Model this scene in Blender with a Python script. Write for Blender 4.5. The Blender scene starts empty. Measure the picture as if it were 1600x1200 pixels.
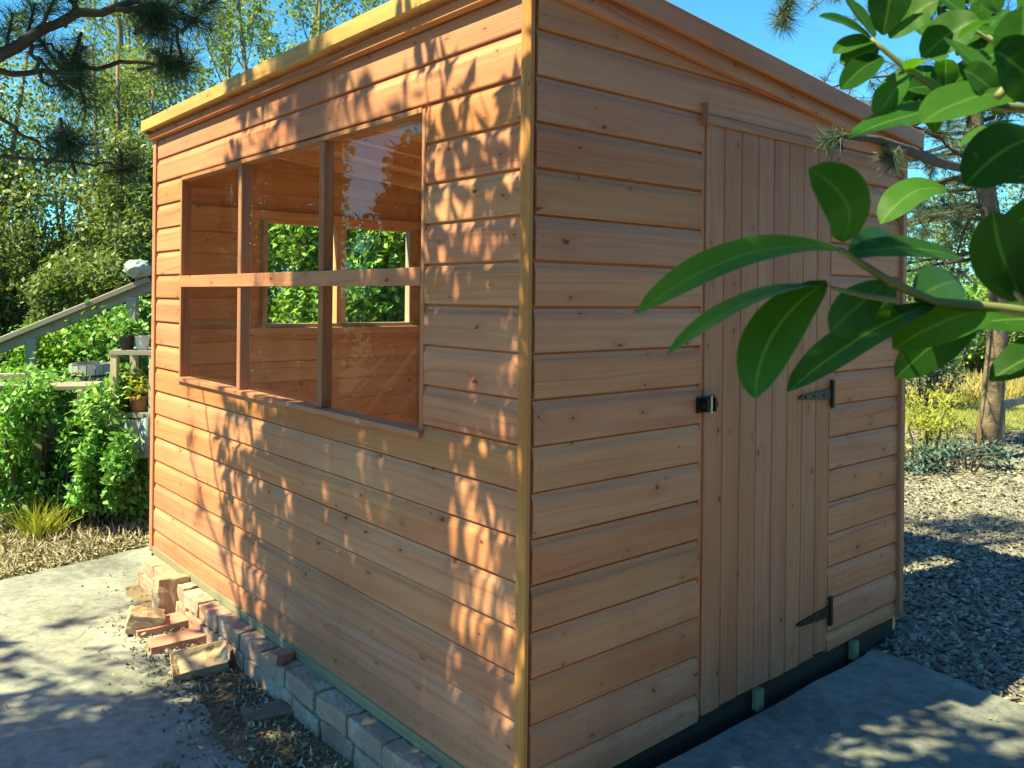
import bpy, bmesh, math, random
import numpy as np
from mathutils import Vector, Matrix
R = math.radians
random.seed(7); rng = np.random.default_rng(7)
sc = bpy.context.scene
col = sc.collection

# ------------------------------------------------------------------ camera
F = 1327.0            # focal length in photo pixels (photo 1600 x 1200)
HOR = 135.1           # horizon above the picture centre
ROLL = 0.0107
H = 1.555             # eye height
camd = bpy.data.cameras.new('camera'); cam = bpy.data.objects.new('camera', camd); col.objects.link(cam)
camd.sensor_width = 36; camd.lens = F / 1600 * 36
camd.shift_y = -HOR / 1600
cam.location = (0, 0, H)
cam.rotation_euler = (Matrix.Rotation(R(90), 3, 'X') @ Matrix.Rotation(ROLL, 3, 'Z')).to_euler()
camd.clip_start = 0.05; camd.clip_end = 2000
camd.dof.use_dof = True; camd.dof.focus_distance = 2.9; camd.dof.aperture_fstop = 15
sc.camera = cam

# ------------------------------------------------------------------ light
SUN = Vector((-0.545, -0.265, 0.795)).normalized()
w = bpy.data.worlds.new('World'); sc.world = w; w.use_nodes = True
nt = w.node_tree; bg = nt.nodes['Background']
sky = nt.nodes.new('ShaderNodeTexSky'); sky.sky_type = 'NISHITA'; sky.sun_disc = False
sky.sun_elevation = math.asin(SUN.z); sky.sun_rotation = math.atan2(SUN.x, SUN.y) % (2 * math.pi)
sky.air_density = 1.0; sky.dust_density = 0.1; sky.ozone_density = 1.2
skm = nt.nodes.new('ShaderNodeMix'); skm.data_type = 'RGBA'; skm.blend_type = 'MULTIPLY'; skm.inputs[0].default_value = 1
skm.inputs[7].default_value = (.36, .96, 1.14, 1)
nt.links.new(sky.outputs[0], skm.inputs[6]); nt.links.new(skm.outputs[2], bg.inputs[0]); bg.inputs[1].default_value = 0.083
sd = bpy.data.lights.new('sun', 'SUN'); sun = bpy.data.objects.new('sun', sd); col.objects.link(sun)
sd.energy = 5.0; sd.angle = R(0.5); sd.color = (1.0, 0.95, 0.50)
sun.rotation_euler = SUN.to_track_quat('Z', 'Y').to_euler(); sun.location = SUN * 30
sc.view_settings.view_transform = 'Standard'; sc.view_settings.look = 'None'
sc.view_settings.exposure = 1.5; sc.view_settings.gamma = 1
sc.cycles.max_bounces = 8; sc.cycles.transparent_max_bounces = 16
sc.cycles.caustics_reflective = False; sc.cycles.caustics_refractive = False

# ------------------------------------------------------------------ helpers
def U(px, py, Y):
    """photo pixel at a depth of Y metres -> point in the world"""
    cx = (px - 800) / F; cy = (600 - py - HOR) / F
    return Vector(((cx - ROLL * cy) * Y, Y, H + (cy + ROLL * cx) * Y))
def G(px, py, z=0.0):
    """photo pixel on the level z"""
    p = U(px, py, 1.0); k = (z - H) / (p.z - H)
    return Vector((p.x * k, k, z))

def tag(o, label=None, cat=None, group=None, kind=None):
    if label: o['label'] = label
    if cat: o['category'] = cat
    if group: o['group'] = group
    if kind: o['kind'] = kind
    return o
def empty(name, loc, rz=0.0, parent=None):
    o = bpy.data.objects.new(name, None); col.objects.link(o)
    o.location = loc; o.rotation_euler.z = rz; o.empty_display_size = 0.2
    if parent: o.parent = parent
    return o
def copy_tree(o, parent=None):
    c = o.copy(); col.objects.link(c)
    if parent: c.parent = parent
    for ch in o.children: copy_tree(ch, c)
    return c

class MB:
    """collects polygons (with metre UVs, a random number and a material index per face) into one mesh"""
    def __init__(s): s.v = []; s.f = []; s.uv = []; s.m = []; s.r = []
    def poly(s, pts, uvs=None, m=0, r=0.5):
        i = len(s.v); s.v += [tuple(p) for p in pts]; s.f.append(tuple(range(i, i + len(pts))))
        s.uv += uvs if uvs else [(0, 0)] * len(pts); s.m.append(m); s.r.append(r)
    def extrude(s, prof, axis0, length, T, m=0, r=None, seg=1, end=True):
        """closed profile [(d, z)] swept along the first axis; T maps (s, d, z) to a point"""
        r = random.random() if r is None else r
        ou = random.random() * 40; ov = random.random() * 40; n = len(prof)
        acc = [0]
        for i in range(n):
            a, b = prof[i], prof[(i + 1) % n]; acc.append(acc[-1] + math.hypot(a[0] - b[0], a[1] - b[1]))
        for k in range(seg):
            s0 = axis0 + length * k / seg; s1 = axis0 + length * (k + 1) / seg
            for i in range(n):
                a, b = prof[i], prof[(i + 1) % n]
                s.poly([T(s0, *a), T(s1, *a), T(s1, *b), T(s0, *b)],
                       [(ou + s0, ov + acc[i]), (ou + s1, ov + acc[i]), (ou + s1, ov + acc[i + 1]), (ou + s0, ov + acc[i + 1])], m, r)
        if end:
            s.poly([T(axis0, *p) for p in reversed(prof)], [(ou + p[0] * .2, ov + p[1]) for p in reversed(prof)], m, r)
            s.poly([T(axis0 + length, *p) for p in prof], [(ou + p[0] * .2, ov + p[1]) for p in prof], m, r)
    def box(s, x0, x1, y0, y1, z0, z1, m=0, r=None, T=None, bev=0.0):
        """box whose grain runs along its longest side"""
        T = T or (lambda x, y, z: (x, y, z)); r = random.random() if r is None else r
        lo = (x0, y0, z0); hi = (x1, y1, z1); d = [hi[i] - lo[i] for i in range(3)]
        ax = max(range(3), key=lambda i: d[i]); p, q = [i for i in range(3) if i != ax]
        b = min(bev, d[p] * .3, d[q] * .3)
        if b > 0:
            prof = [(lo[p] + b, lo[q]), (hi[p] - b, lo[q]), (hi[p], lo[q] + b), (hi[p], hi[q] - b), (hi[p] - b, hi[q]), (lo[p] + b, hi[q]), (lo[p], hi[q] - b), (lo[p], lo[q] + b)]
        else:
            prof = [(lo[p], lo[q]), (hi[p], lo[q]), (hi[p], hi[q]), (lo[p], hi[q])]
        def TT(sv, a, c):
            v = [0, 0, 0]; v[ax] = sv; v[p] = a; v[q] = c; return T(*v)
        s.extrude(prof, lo[ax], d[ax], TT, m, r)
    def tube(s, pts, rad, n=6, m=0, r=None, cap=True):
        r = random.random() if r is None else r
        pts = [Vector(p) for p in pts]; rings = []; L = 0; us = []
        up = Vector((0.31, 0.17, 0.93))
        for i, p in enumerate(pts):
            t = (pts[min(i + 1, len(pts) - 1)] - pts[max(i - 1, 0)]).normalized()
            x = t.cross(up)
            if x.length < 1e-3: x = t.cross(Vector((1, 0, 0)))
            x.normalize(); y = t.cross(x); rr = rad[i] if hasattr(rad, '__len__') else rad
            rings.append([p + (x * math.cos(2 * math.pi * k / n) + y * math.sin(2 * math.pi * k / n)) * rr for k in range(n)])
            if i: L += (p - pts[i - 1]).length
            us.append((L, rr))
        for i in range(len(pts) - 1):
            for k in range(n):
                j = (k + 1) % n; c0 = 2 * math.pi * us[i][1] / n
                s.poly([rings[i][k], rings[i][j], rings[i + 1][j], rings[i + 1][k]],
                       [(us[i][0], k * c0), (us[i][0], (k + 1) * c0), (us[i + 1][0], (k + 1) * c0), (us[i + 1][0], k * c0)], m, r)
        if cap:
            s.poly(list(reversed(rings[0])), None, m, r); s.poly(rings[-1], None, m, r)
    def build(s, name, mats, parent=None, smooth=False, bisect=None, loc=None, merge=False):
        me = bpy.data.meshes.new(name); me.from_pydata(s.v, [], s.f)
        uv = me.uv_layers.new(name='UVMap'); uv.data.foreach_set('uv', np.array(s.uv, 'f').ravel())
        me.polygons.foreach_set('material_index', np.array(s.m, 'i'))
        at = me.attributes.new('rnd', 'FLOAT', 'FACE'); at.data.foreach_set('value', np.array(s.r, 'f'))
        for mt in (mats if isinstance(mats, (list, tuple)) else [mats]): me.materials.append(mt)
        if bisect or merge or smooth:
            bm = bmesh.new(); bm.from_mesh(me)
            if merge or smooth: bmesh.ops.remove_doubles(bm, verts=bm.verts, dist=1e-5)
            for co, no in (bisect or []):
                bmesh.ops.bisect_plane(bm, geom=bm.verts[:] + bm.edges[:] + bm.faces[:], plane_co=co, plane_no=no, clear_outer=True)
            bm.to_mesh(me); bm.free()
        if smooth: me.polygons.foreach_set('use_smooth', np.ones(len(me.polygons), bool))
        me.update()
        o = bpy.data.objects.new(name, me); col.objects.link(o)
        if parent: o.parent = parent
        if loc: o.location = loc
        return o

def quads_mesh(name, V, mats, rnd, parent=None, tri=False, uv=False):
    """V: (n, k, 3) polygons of k corners each"""
    n, k, _ = V.shape
    me = bpy.data.meshes.new(name)
    me.vertices.add(n * k); me.vertices.foreach_set('co', V.astype('f').ravel())
    me.loops.add(n * k); me.loops.foreach_set('vertex_index', np.arange(n * k, dtype='i'))
    me.polygons.add(n); me.polygons.foreach_set('loop_start', np.arange(0, n * k, k, dtype='i'))
    me.polygons.foreach_set('loop_total', np.full(n, k, 'i'))
    at = me.attributes.new('rnd', 'FLOAT', 'FACE'); at.data.foreach_set('value', np.asarray(rnd, 'f'))
    for mt in (mats if isinstance(mats, (list, tuple)) else [mats]): me.materials.append(mt)
    me.update(calc_edges=True); me.validate()
    o = bpy.data.objects.new(name, me); col.objects.link(o)
    if parent: o.parent = parent
    return o

def unit(a): return a / np.maximum(np.linalg.norm(a, axis=-1, keepdims=True), 1e-9)
def leaf_quads(P, L, W, up=0.5, droop=0.0, axis=None):
    """kite-shaped leaves at the points P"""
    n = len(P); L = np.broadcast_to(L, n)[:, None]; W = np.broadcast_to(W, n)[:, None]
    d = unit(rng.normal(size=(n, 3)) + (0 if axis is None else axis)); d[:, 2] -= droop; d = unit(d)
    nn = rng.normal(size=(n, 3)) + np.array([SUN.x, SUN.y, SUN.z + .35]) * up * 2.6; s = unit(np.cross(d, nn)); nz = np.cross(s, d)
    return np.stack([P, P + d * L * .45 + s * W * .5 + nz * W * .12, P + d * L, P + d * L * .45 - s * W * .5 + nz * W * .12], 1)
def blob_points(blobs, n, shell=0.55):
    """points in a set of ellipsoids (x, y, z, rx, ry, rz), thicker toward the skin; also gives the blob index"""
    B = np.array(blobs, float); vol = B[:, 3] * B[:, 4] * B[:, 5]; ar = vol ** (2 / 3)
    idx = rng.choice(len(B), n, p=ar / ar.sum())
    d = unit(rng.normal(size=(n, 3))); r = rng.random(n) ** shell
    return B[idx, :3] + d * B[idx, 3:] * (r * .4 + .6 * r ** .5)[:, None], idx
def smooth_noise(P, sc_):
    a = np.sin(P[:, 0] * sc_ + 1.3 * np.sin(P[:, 1] * sc_ * .7)) + np.sin(P[:, 1] * sc_ * 1.1 + 2 + np.sin(P[:, 2] * sc_ * .9)) + np.sin(P[:, 2] * sc_ * 1.3 + 1.1 * np.sin(P[:, 0] * sc_ * 1.2))
    return a / 3

# ------------------------------------------------------------------ materials
def mat(name):
    m = bpy.data.materials.new(name); m.use_nodes = True; t = m.node_tree
    return m, t, t.nodes['Principled BSDF']
def N(t, typ, **kw):
    n = t.nodes.new(typ)
    for k, v in kw.items():
        if k in n.inputs.keys() if not k.startswith('_') else False: n.inputs[k].default_value = v
        else: setattr(n, k.lstrip('_'), v)
    return n
def math_(t, op, a, b=None, c=None):
    n = t.nodes.new('ShaderNodeMath'); n.operation = op
    for i, v in enumerate((a, b, c)):
        if v is None: continue
        if isinstance(v, (int, float)): n.inputs[i].default_value = v
        else: t.links.new(v, n.inputs[i])
    return n.outputs[0]
def mixc(t, f, a, b, mode='MIX'):
    n = t.nodes.new('ShaderNodeMix'); n.data_type = 'RGBA'; n.blend_type = mode; n.clamp_factor = True
    for sock, v in ((n.inputs[0], f), (n.inputs[6], a), (n.inputs[7], b)):
        if isinstance(v, (int, float)): sock.default_value = v
        elif isinstance(v, tuple): sock.default_value = (*v, 1) if len(v) == 3 else v
        else: t.links.new(v, sock)
    return n.outputs[2]
def ramp(t, f, stops):
    n = t.nodes.new('ShaderNodeValToRGB'); e = n.color_ramp.elements
    while len(e) < len(stops): e.new(0.5)
    for i, (p, c) in enumerate(stops):
        e[i].position = p; e[i].color = (*c, 1) if isinstance(c, tuple) else (c, c, c, 1)
    t.links.new(f, n.inputs[0]); return n.outputs[0]
def mapping(t, src, scale, loc=(0, 0, 0)):
    n = t.nodes.new('ShaderNodeMapping'); n.inputs['Scale'].default_value = scale; n.inputs['Location'].default_value = loc
    t.links.new(src, n.inputs[0]); return n.outputs[0]
def noise(t, vec, scale, detail=4, rough=.55, dist=0.0):
    n = t.nodes.new('ShaderNodeTexNoise'); n.inputs['Scale'].default_value = scale; n.inputs['Detail'].default_value = detail
    n.inputs['Roughness'].default_value = rough; n.inputs['Distortion'].default_value = dist
    t.links.new(vec, n.inputs['Vector']); return n.outputs['Fac'], n.outputs['Color']
def attr(t, name='rnd'):
    n = t.nodes.new('ShaderNodeAttribute'); n.attribute_name = name; return n.outputs['Fac']
def bump(t, bs, h, strength=.4, dist=.004):
    n = t.nodes.new('ShaderNodeBump'); n.inputs['Strength'].default_value = strength; n.inputs['Distance'].default_value = dist
    t.links.new(h, n.inputs['Height']); t.links.new(n.outputs[0], bs.inputs['Normal'])

def wood(name, pale, mid, dark, knots=True, rough=.62, tint=.5, grey=0.0, knot_size=.055):
    """sawn softwood; the grain runs along u, metres in UV"""
    m, t, bs = mat(name)
    uv = t.nodes.new('ShaderNodeUVMap').outputs[0]
    rn = attr(t)
    d_infl = None
    if knots:
        vz = t.nodes.new('ShaderNodeTexVoronoi'); vz.voronoi_dimensions = '2D'; vz.inputs['Scale'].default_value = 6.0; vz.inputs['Randomness'].default_value = 1
        _, wob = noise(t, uv, 30, 2)
        wv = t.nodes.new('ShaderNodeVectorMath'); wv.operation = 'MULTIPLY_ADD'
        t.links.new(wob, wv.inputs[0]); wv.inputs[1].default_value = (.034, .022, 0); t.links.new(mapping(t, uv, (.75, 1.25, 1)), wv.inputs[2])
        t.links.new(wv.outputs[0], vz.inputs['Vector'])
        sep = t.nodes.new('ShaderNodeSeparateColor'); t.links.new(vz.outputs['Color'], sep.inputs[0])
        has = math_(t, 'GREATER_THAN', sep.outputs[0], .16)
        size = math_(t, 'MULTIPLY_ADD', math_(t, 'POWER', sep.outputs[1], 2.2), .050, .019)
        dn = math_(t, 'DIVIDE', vz.outputs['Distance'], size)
        knot = math_(t, 'MULTIPLY', has, ramp(t, dn, [(0.0, 1.0), (.55, .85), (1.0, 0.0)]))
        halo = math_(t, 'MULTIPLY', has, ramp(t, math_(t, 'DIVIDE', dn, 5.0), [(0.0, 1.0), (1.0, 0.0)]))
    cxy = t.nodes.new('ShaderNodeSeparateXYZ'); t.links.new(uv, cxy.inputs[0])
    lf, _ = noise(t, mapping(t, uv, (.9, 5, 1)), 1.0, 2)
    vv = math_(t, 'MULTIPLY_ADD', lf, .11, cxy.outputs[1])
    if knots: vv = math_(t, 'MULTIPLY_ADD', halo, .022, vv)
    cmb = t.nodes.new('ShaderNodeCombineXYZ'); t.links.new(cxy.outputs[0], cmb.inputs[0]); t.links.new(vv, cmb.inputs[1])
    g1, _ = noise(t, mapping(t, cmb.outputs[0], (.5, 60, 1)), 1.0, 3, .6)
    g2, _ = noise(t, mapping(t, cmb.outputs[0], (3, 420, 1)), 1.0, 2, .6)
    pt, _ = noise(t, mapping(t, uv, (1.1, 7, 1)), 1.0, 3, .6)
    grain = math_(t, 'ADD', math_(t, 'MULTIPLY', g1, .72), math_(t, 'MULTIPLY', g2, .28))
    c = ramp(t, grain, [(.28, (dark[0] * .82, dark[1] * .74, dark[2] * .7)), (.42, mid), (.58, pale), (.78, mid)])
    c = mixc(t, ramp(t, pt, [(.40, 0.0), (.66, .75)]), c, mixc(t, 1.0, c, (.86, .60, .50), 'MULTIPLY'))
    hs = t.nodes.new('ShaderNodeHueSaturation')
    t.links.new(c, hs.inputs['Color'])
    t.links.new(math_(t, 'MULTIPLY_ADD', rn, .02 * tint, .5 - .010 * tint), hs.inputs['Hue'])
    t.links.new(math_(t, 'MULTIPLY_ADD', math_(t, 'FRACT', math_(t, 'MULTIPLY', rn, 7.3)), .30 * tint, .93 - .15 * tint), hs.inputs['Saturation'])
    t.links.new(math_(t, 'MULTIPLY_ADD', math_(t, 'FRACT', math_(t, 'MULTIPLY', rn, 13.7)), .42 * tint, 1.0 - .21 * tint), hs.inputs['Value'])
    c = hs.outputs[0]
    if knots:
        c = mixc(t, math_(t, 'MULTIPLY', halo, .30), c, (dark[0] * .8, dark[1] * .6, dark[2] * .5))
        c = mixc(t, math_(t, 'MULTIPLY', knot, .92), c, (dark[0] * .22, dark[1] * .17, dark[2] * .17))
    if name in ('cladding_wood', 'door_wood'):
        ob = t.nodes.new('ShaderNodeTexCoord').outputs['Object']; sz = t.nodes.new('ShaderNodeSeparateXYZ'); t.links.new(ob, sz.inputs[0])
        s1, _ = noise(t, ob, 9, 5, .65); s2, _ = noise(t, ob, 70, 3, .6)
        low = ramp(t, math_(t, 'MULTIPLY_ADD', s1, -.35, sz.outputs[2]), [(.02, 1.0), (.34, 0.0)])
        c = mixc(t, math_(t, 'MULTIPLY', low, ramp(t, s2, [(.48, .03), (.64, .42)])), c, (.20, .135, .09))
        st_, _ = noise(t, mapping(t, ob, (3, 3, .6)), 1.6, 4, .6)
        c = mixc(t, ramp(t, st_, [(.54, 0.0), (.74, .30)]), c, mixc(t, 1.0, c, (.72, .60, .58), 'MULTIPLY'))
    t.links.new(c, bs.inputs['Base Color'])
    bs.inputs['Roughness'].default_value = rough
    bs.inputs['Specular IOR Level'].default_value = .35
    bump(t, bs, grain, .35, .002)
    return m

def leafmat(name, c0, c1, c2=None, trans=.35, rough=.5, spec=.4, tr_tint=(1.2, 1.25, .45)):
    m, t, bs = mat(name)
    rn = attr(t)
    stops = [(0.0, c0), (1.0, c1)] if c2 is None else [(0.0, c0), (.6, c1), (1.0, c2)]
    c = ramp(t, rn, stops); t.links.new(c, bs.inputs['Base Color'])
    bs.inputs['Roughness'].default_value = rough; bs.inputs['Specular IOR Level'].default_value = spec
    tr = t.nodes.new('ShaderNodeBsdfTranslucent')
    t.links.new(mixc(t, 1.0, c, tr_tint, 'MULTIPLY'), tr.inputs[0])
    mx = t.nodes.new('ShaderNodeMixShader'); mx.inputs[0].default_value = trans
    t.links.new(bs.outputs[0], mx.inputs[1]); t.links.new(tr.outputs[0], mx.inputs[2])
    t.links.new(mx.outputs[0], t.nodes['Material Output'].inputs[0])
    return m

def rocky(name, stops, scale=6, scale2=60, rough=.9, bstr=.5, bdist=.006, attr_tint=0.0, coords='Object'):
    m, t, bs = mat(name)
    oc = t.nodes.new('ShaderNodeTexCoord').outputs[coords]
    a, _ = noise(t, oc, scale, 6, .6, .4); b, _ = noise(t, oc, scale2, 4, .6)
    f = math_(t, 'ADD', math_(t, 'MULTIPLY', a, .68), math_(t, 'MULTIPLY', b, .32))
    if attr_tint: f = math_(t, 'ADD', f, math_(t, 'MULTIPLY_ADD', attr(t), attr_tint, -attr_tint / 2))
    t.links.new(ramp(t, f, stops), bs.inputs['Base Color']); bs.inputs['Roughness'].default_value = rough
    bs.inputs['Specular IOR Level'].default_value = .25
    bump(t, bs, b, bstr, bdist)
    return m
def plain(name, c, rough=.6, metal=0.0, var=.2, scale=20):
    m, t, bs = mat(name)
    oc = t.nodes.new('ShaderNodeTexCoord').outputs['Object']; a, _ = noise(t, oc, scale, 4)
    t.links.new(ramp(t, a, [(.3, tuple(x * (1 - var) for x in c)), (.7, tuple(x * (1 + var) for x in c))]), bs.inputs['Base Color'])
    bs.inputs['Roughness'].default_value = rough; bs.inputs['Metallic'].default_value = metal
    return m

M = {}
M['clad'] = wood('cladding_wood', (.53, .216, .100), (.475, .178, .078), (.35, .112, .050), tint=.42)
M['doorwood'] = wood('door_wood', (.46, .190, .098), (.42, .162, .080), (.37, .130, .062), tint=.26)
M['trim'] = wood('trim_wood', (.45, .19, .045), (.40, .155, .035), (.31, .105, .026), tint=.3)
M['jamb'] = wood('jamb_wood', (.55, .17, .06), (.48, .13, .045), (.36, .09, .03), tint=.3, knots=False)
M['frame'] = wood('frame_wood', (.41, .19, .10), (.35, .145, .07), (.25, .09, .04), tint=.4, knots=False)
M['fascia'] = wood('fascia_wood', (.60, .34, .07), (.54, .29, .052), (.43, .20, .04), tint=.3)
M['inner'] = wood('inner_wood', (.76, .43, .195), (.71, .38, .165), (.61, .29, .12), tint=.4)
M['green_timber'] = wood('treated_timber', (.27, .265, .17), (.23, .22, .14), (.16, .15, .10), tint=.3, knots=False)
M['underfloor_dark'] = wood('underfloor_dark', (.035, .028, .022), (.028, .022, .018), (.018, .014, .012), tint=.3, knots=False)  # near-black plank colour, painting the darkness under the floor
M['old_timber'] = wood('weathered_timber', (.33, .31, .28), (.26, .245, .22), (.15, .14, .13), tint=.5, knots=False, rough=.85)
M['pale_timber'] = wood('pale_timber', (.50, .44, .35), (.43, .36, .28), (.30, .24, .19), tint=.5, knots=False)
M['nail'] = plain('nail_iron', (.05, .035, .03), .6)
M['iron'] = plain('black_iron', (.008, .008, .009), .45, .3)
M['steel'] = plain('bare_steel', (.55, .55, .55), .35, .9)
M['felt'] = rocky('roof_felt', [(.3, (.06, .065, .06)), (.7, (.13, .135, .125))], 8, 200)
M['soil'] = rocky('soil', [(.3, (.09, .06, .04)), (.5, (.17, .12, .08)), (.7, (.25, .19, .12))], 3, 40, bdist=.02)
M['terrain'] = rocky('woodland_ground', [(.3, (.05, .06, .02)), (.45, (.10, .085, .05)), (.6, (.16, .14, .07)), (.75, (.22, .17, .11))], 1.3, 30, bdist=.02)

def glassmat():
    m, t, bs = mat('window_glass')
    fr = t.nodes.new('ShaderNodeFresnel'); fr.inputs[0].default_value = 1.5
    gl = t.nodes.new('ShaderNodeBsdfGlossy'); gl.inputs['Roughness'].default_value = 0.0
    oc = t.nodes.new('ShaderNodeTexCoord').outputs['Object']
    wv, _ = noise(t, oc, 5, 2)
    bp = t.nodes.new('ShaderNodeBump'); bp.inputs['Strength'].default_value = .012; bp.inputs['Distance'].default_value = .02
    t.links.new(wv, bp.inputs['Height']); t.links.new(bp.outputs[0], gl.inputs['Normal'])
    tp = t.nodes.new('ShaderNodeBsdfTransparent'); tp.inputs[0].default_value = (.985, .99, .988, 1)
    mx = t.nodes.new('ShaderNodeMixShader')
    t.links.new(math_(t, 'MULTIPLY', fr.outputs[0], .085), mx.inputs[0])
    t.links.new(tp.outputs[0], mx.inputs[1]); t.links.new(gl.outputs[0], mx.inputs[2])
    df = t.nodes.new('ShaderNodeBsdfDiffuse'); df.inputs[0].default_value = (.7, .66, .58, 1)
    vz = t.nodes.new('ShaderNodeTexVoronoi'); vz.inputs['Scale'].default_value = 34; t.links.new(oc, vz.inputs['Vector'])
    sp = ramp(t, vz.outputs['Distance'], [(.06, .35), (.12, 0.0)]); n1, _ = noise(t, oc, 2.3, 3)
    dirt = math_(t, 'MULTIPLY', sp, ramp(t, n1, [(.5, 0.0), (.62, 1.0)]))
    dirt = math_(t, 'ADD', dirt, math_(t, 'MULTIPLY', n1, .006))
    m2 = t.nodes.new('ShaderNodeMixShader'); t.links.new(dirt, m2.inputs[0])
    t.links.new(mx.outputs[0], m2.inputs[1]); t.links.new(df.outputs[0], m2.inputs[2])
    t.links.new(m2.outputs[0], t.nodes['Material Output'].inputs[0])
    return m
M['glass'] = glassmat()

def brickmat():
    m, t, bs = mat('old_brick')
    oc = t.nodes.new('ShaderNodeTexCoord').outputs['Object']; rn = attr(t)
    a, _ = noise(t, oc, 9, 6, .65); b, _ = noise(t, oc, 90, 4, .6); c3, _ = noise(t, oc, 5, 5, .7, .6)
    base = ramp(t, math_(t, 'ADD', math_(t, 'MULTIPLY', rn, .6), math_(t, 'MULTIPLY', a, .4)),
                [(.15, (.30, .16, .12)), (.4, (.42, .20, .145)), (.6, (.38, .25, .20)), (.85, (.47, .24, .17))])
    base = mixc(t, ramp(t, c3, [(.50, 0.0), (.62, .7)]), base, (.48, .42, .36))
    base = mixc(t, ramp(t, b, [(.56, 0.0), (.72, .6)]), base, (.13, .10, .08))
    t.links.new(base, bs.inputs['Base Color']); bs.inputs['Roughness'].default_value = .9
    bump(t, bs, math_(t, 'ADD', b, a), .6, .006); return m
M['brick'] = brickmat()
M['red_brick'] = rocky('red_paver', [(.3, (.42, .19, .15)), (.55, (.47, .23, .18)), (.75, (.50, .33, .27))], 8, 90, bdist=.003)
M['tan_brick'] = rocky('tan_brick', [(.3, (.30, .17, .10)), (.5, (.45, .32, .22)), (.7, (.50, .42, .33))], 10, 90, bdist=.006)
M['mud_brick'] = rocky('dirty_brick', [(.3, (.12, .075, .06)), (.5, (.20, .12, .10)), (.7, (.27, .20, .16))], 10, 90)
M['mortar'] = rocky('mortar', [(.3, (.30, .28, .25)), (.7, (.46, .43, .38))], 8, 100)

def concretemat(name, c_lo, c_mid, c_hi):
    m, t, bs = mat(name)
    oc = t.nodes.new('ShaderNodeTexCoord').outputs['Object']
    a, _ = noise(t, oc, 1.6, 6, .65, .5); b, _ = noise(t, oc, 22, 6, .65); c, _ = noise(t, oc, 260, 3, .6)
    base = ramp(t, math_(t, 'ADD', math_(t, 'MULTIPLY', a, .6), math_(t, 'MULTIPLY', b, .4)), [(.36, c_lo), (.5, c_mid), (.64, c_hi)])
    vz = t.nodes.new('ShaderNodeTexVoronoi'); vz.feature = 'DISTANCE_TO_EDGE'; vz.inputs['Scale'].default_value = .9
    _, wc = noise(t, oc, 3, 4)
    wv = t.nodes.new('ShaderNodeVectorMath'); wv.operation = 'MULTIPLY_ADD'; t.links.new(wc, wv.inputs[0]); wv.inputs[1].default_value = (.5, .5, 0); t.links.new(oc, wv.inputs[2])
    t.links.new(wv.outputs[0], vz.inputs['Vector'])
    crack = math_(t, 'MULTIPLY', ramp(t, vz.outputs['Distance'], [(0.0, 1.0), (.010, 0.0)]), ramp(t, a, [(.48, 0.0), (.58, .45)]))
    st1, _ = noise(t, oc, .75, 5, .7, 1.2); st2, _ = noise(t, oc, 6.5, 5, .7, .8)
    base = mixc(t, ramp(t, st1, [(.50, 0.0), (.62, .55)]), base, mixc(t, 1.0, base, (.60, .58, .54), 'MULTIPLY'))
    base = mixc(t, ramp(t, st2, [(.60, 0.0), (.70, .6)]), base, mixc(t, 1.0, base, (.55, .56, .46), 'MULTIPLY'))
    base = mixc(t, crack, base, (.05, .046, .04))
    base = mixc(t, ramp(t, c, [(.62, 0.0), (.75, .35)]), base, (.12, .11, .10))
    t.links.new(base, bs.inputs['Base Color']); bs.inputs['Roughness'].default_value = .88; bs.inputs['Specular IOR Level'].default_value = .25
    bump(t, bs, math_(t, 'SUBTRACT', math_(t, 'ADD', b, math_(t, 'MULTIPLY', c, .4)), crack), .75, .010)
    return m
M['path'] = concretemat('path_concrete', (.15, .152, .15), (.275, .275, .27), (.39, .39, .378))
M['slab'] = concretemat('slab_concrete', (.075, .08, .078), (.165, .17, .17), (.27, .27, .262))
M['dark_base'] = concretemat('damp_concrete', (.05, .055, .05), (.08, .085, .08), (.12, .12, .11))
M['gravel_bed'] = rocky('gravel_bed', [(.3, (.12, .10, .085)), (.5, (.22, .19, .16)), (.7, (.34, .29, .24))], 25, 160, bdist=.02)
M['stone'] = leafmat('gravel_stone', (.09, .086, .083), (.25, .225, .195), (.49, .43, .36), trans=0.0, rough=.8, spec=.3)
M['straw'] = leafmat('dry_litter', (.17, .13, .09), (.33, .275, .20), (.48, .42, .325), trans=.1, rough=.8, spec=.2)
M['grassleaf'] = leafmat('grass_blade', (.13, .17, .035), (.25, .26, .06), (.42, .36, .13), trans=.3)
M['lawn'] = rocky('lawn_turf', [(.3, (.13, .15, .04)), (.55, (.23, .22, .07)), (.75, (.32, .26, .10))], .8, 30, bdist=.02)
M['meadow'] = leafmat('rusty_grass', (.34, .24, .08), (.45, .36, .13), (.50, .44, .20), trans=.3)
M['bark'] = rocky('brown_bark', [(.3, (.09, .06, .045)), (.5, (.19, .135, .10)), (.7, (.32, .25, .19))], 9, 60, bdist=.015)
M['darkbark'] = rocky('dark_bark', [(.3, (.045, .035, .03)), (.7, (.12, .095, .08))], 14, 80)
M['greybark'] = rocky('grey_bark', [(.3, (.12, .11, .09)), (.7, (.30, .28, .23))], 9, 60)
M['needle'] = leafmat('pine_needle', (.020, .055, .030), (.045, .10, .045), (.09, .15, .06), trans=.15, rough=.45)
M['needle_pale'] = leafmat('pale_pine_needle', (.035, .075, .05), (.08, .13, .085), (.15, .20, .13), trans=.15, rough=.4)
M['spring'] = leafmat('spring_leaf', (.14, .20, .05), (.26, .32, .09), (.42, .44, .16), trans=.45)
M['ever'] = leafmat('evergreen_leaf', (.07, .11, .04), (.18, .235, .085), (.38, .40, .18), trans=.3)
M['shrub'] = leafmat('shrub_leaf', (.08, .21, .05), (.18, .37, .085), (.36, .52, .16), trans=.28)
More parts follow.
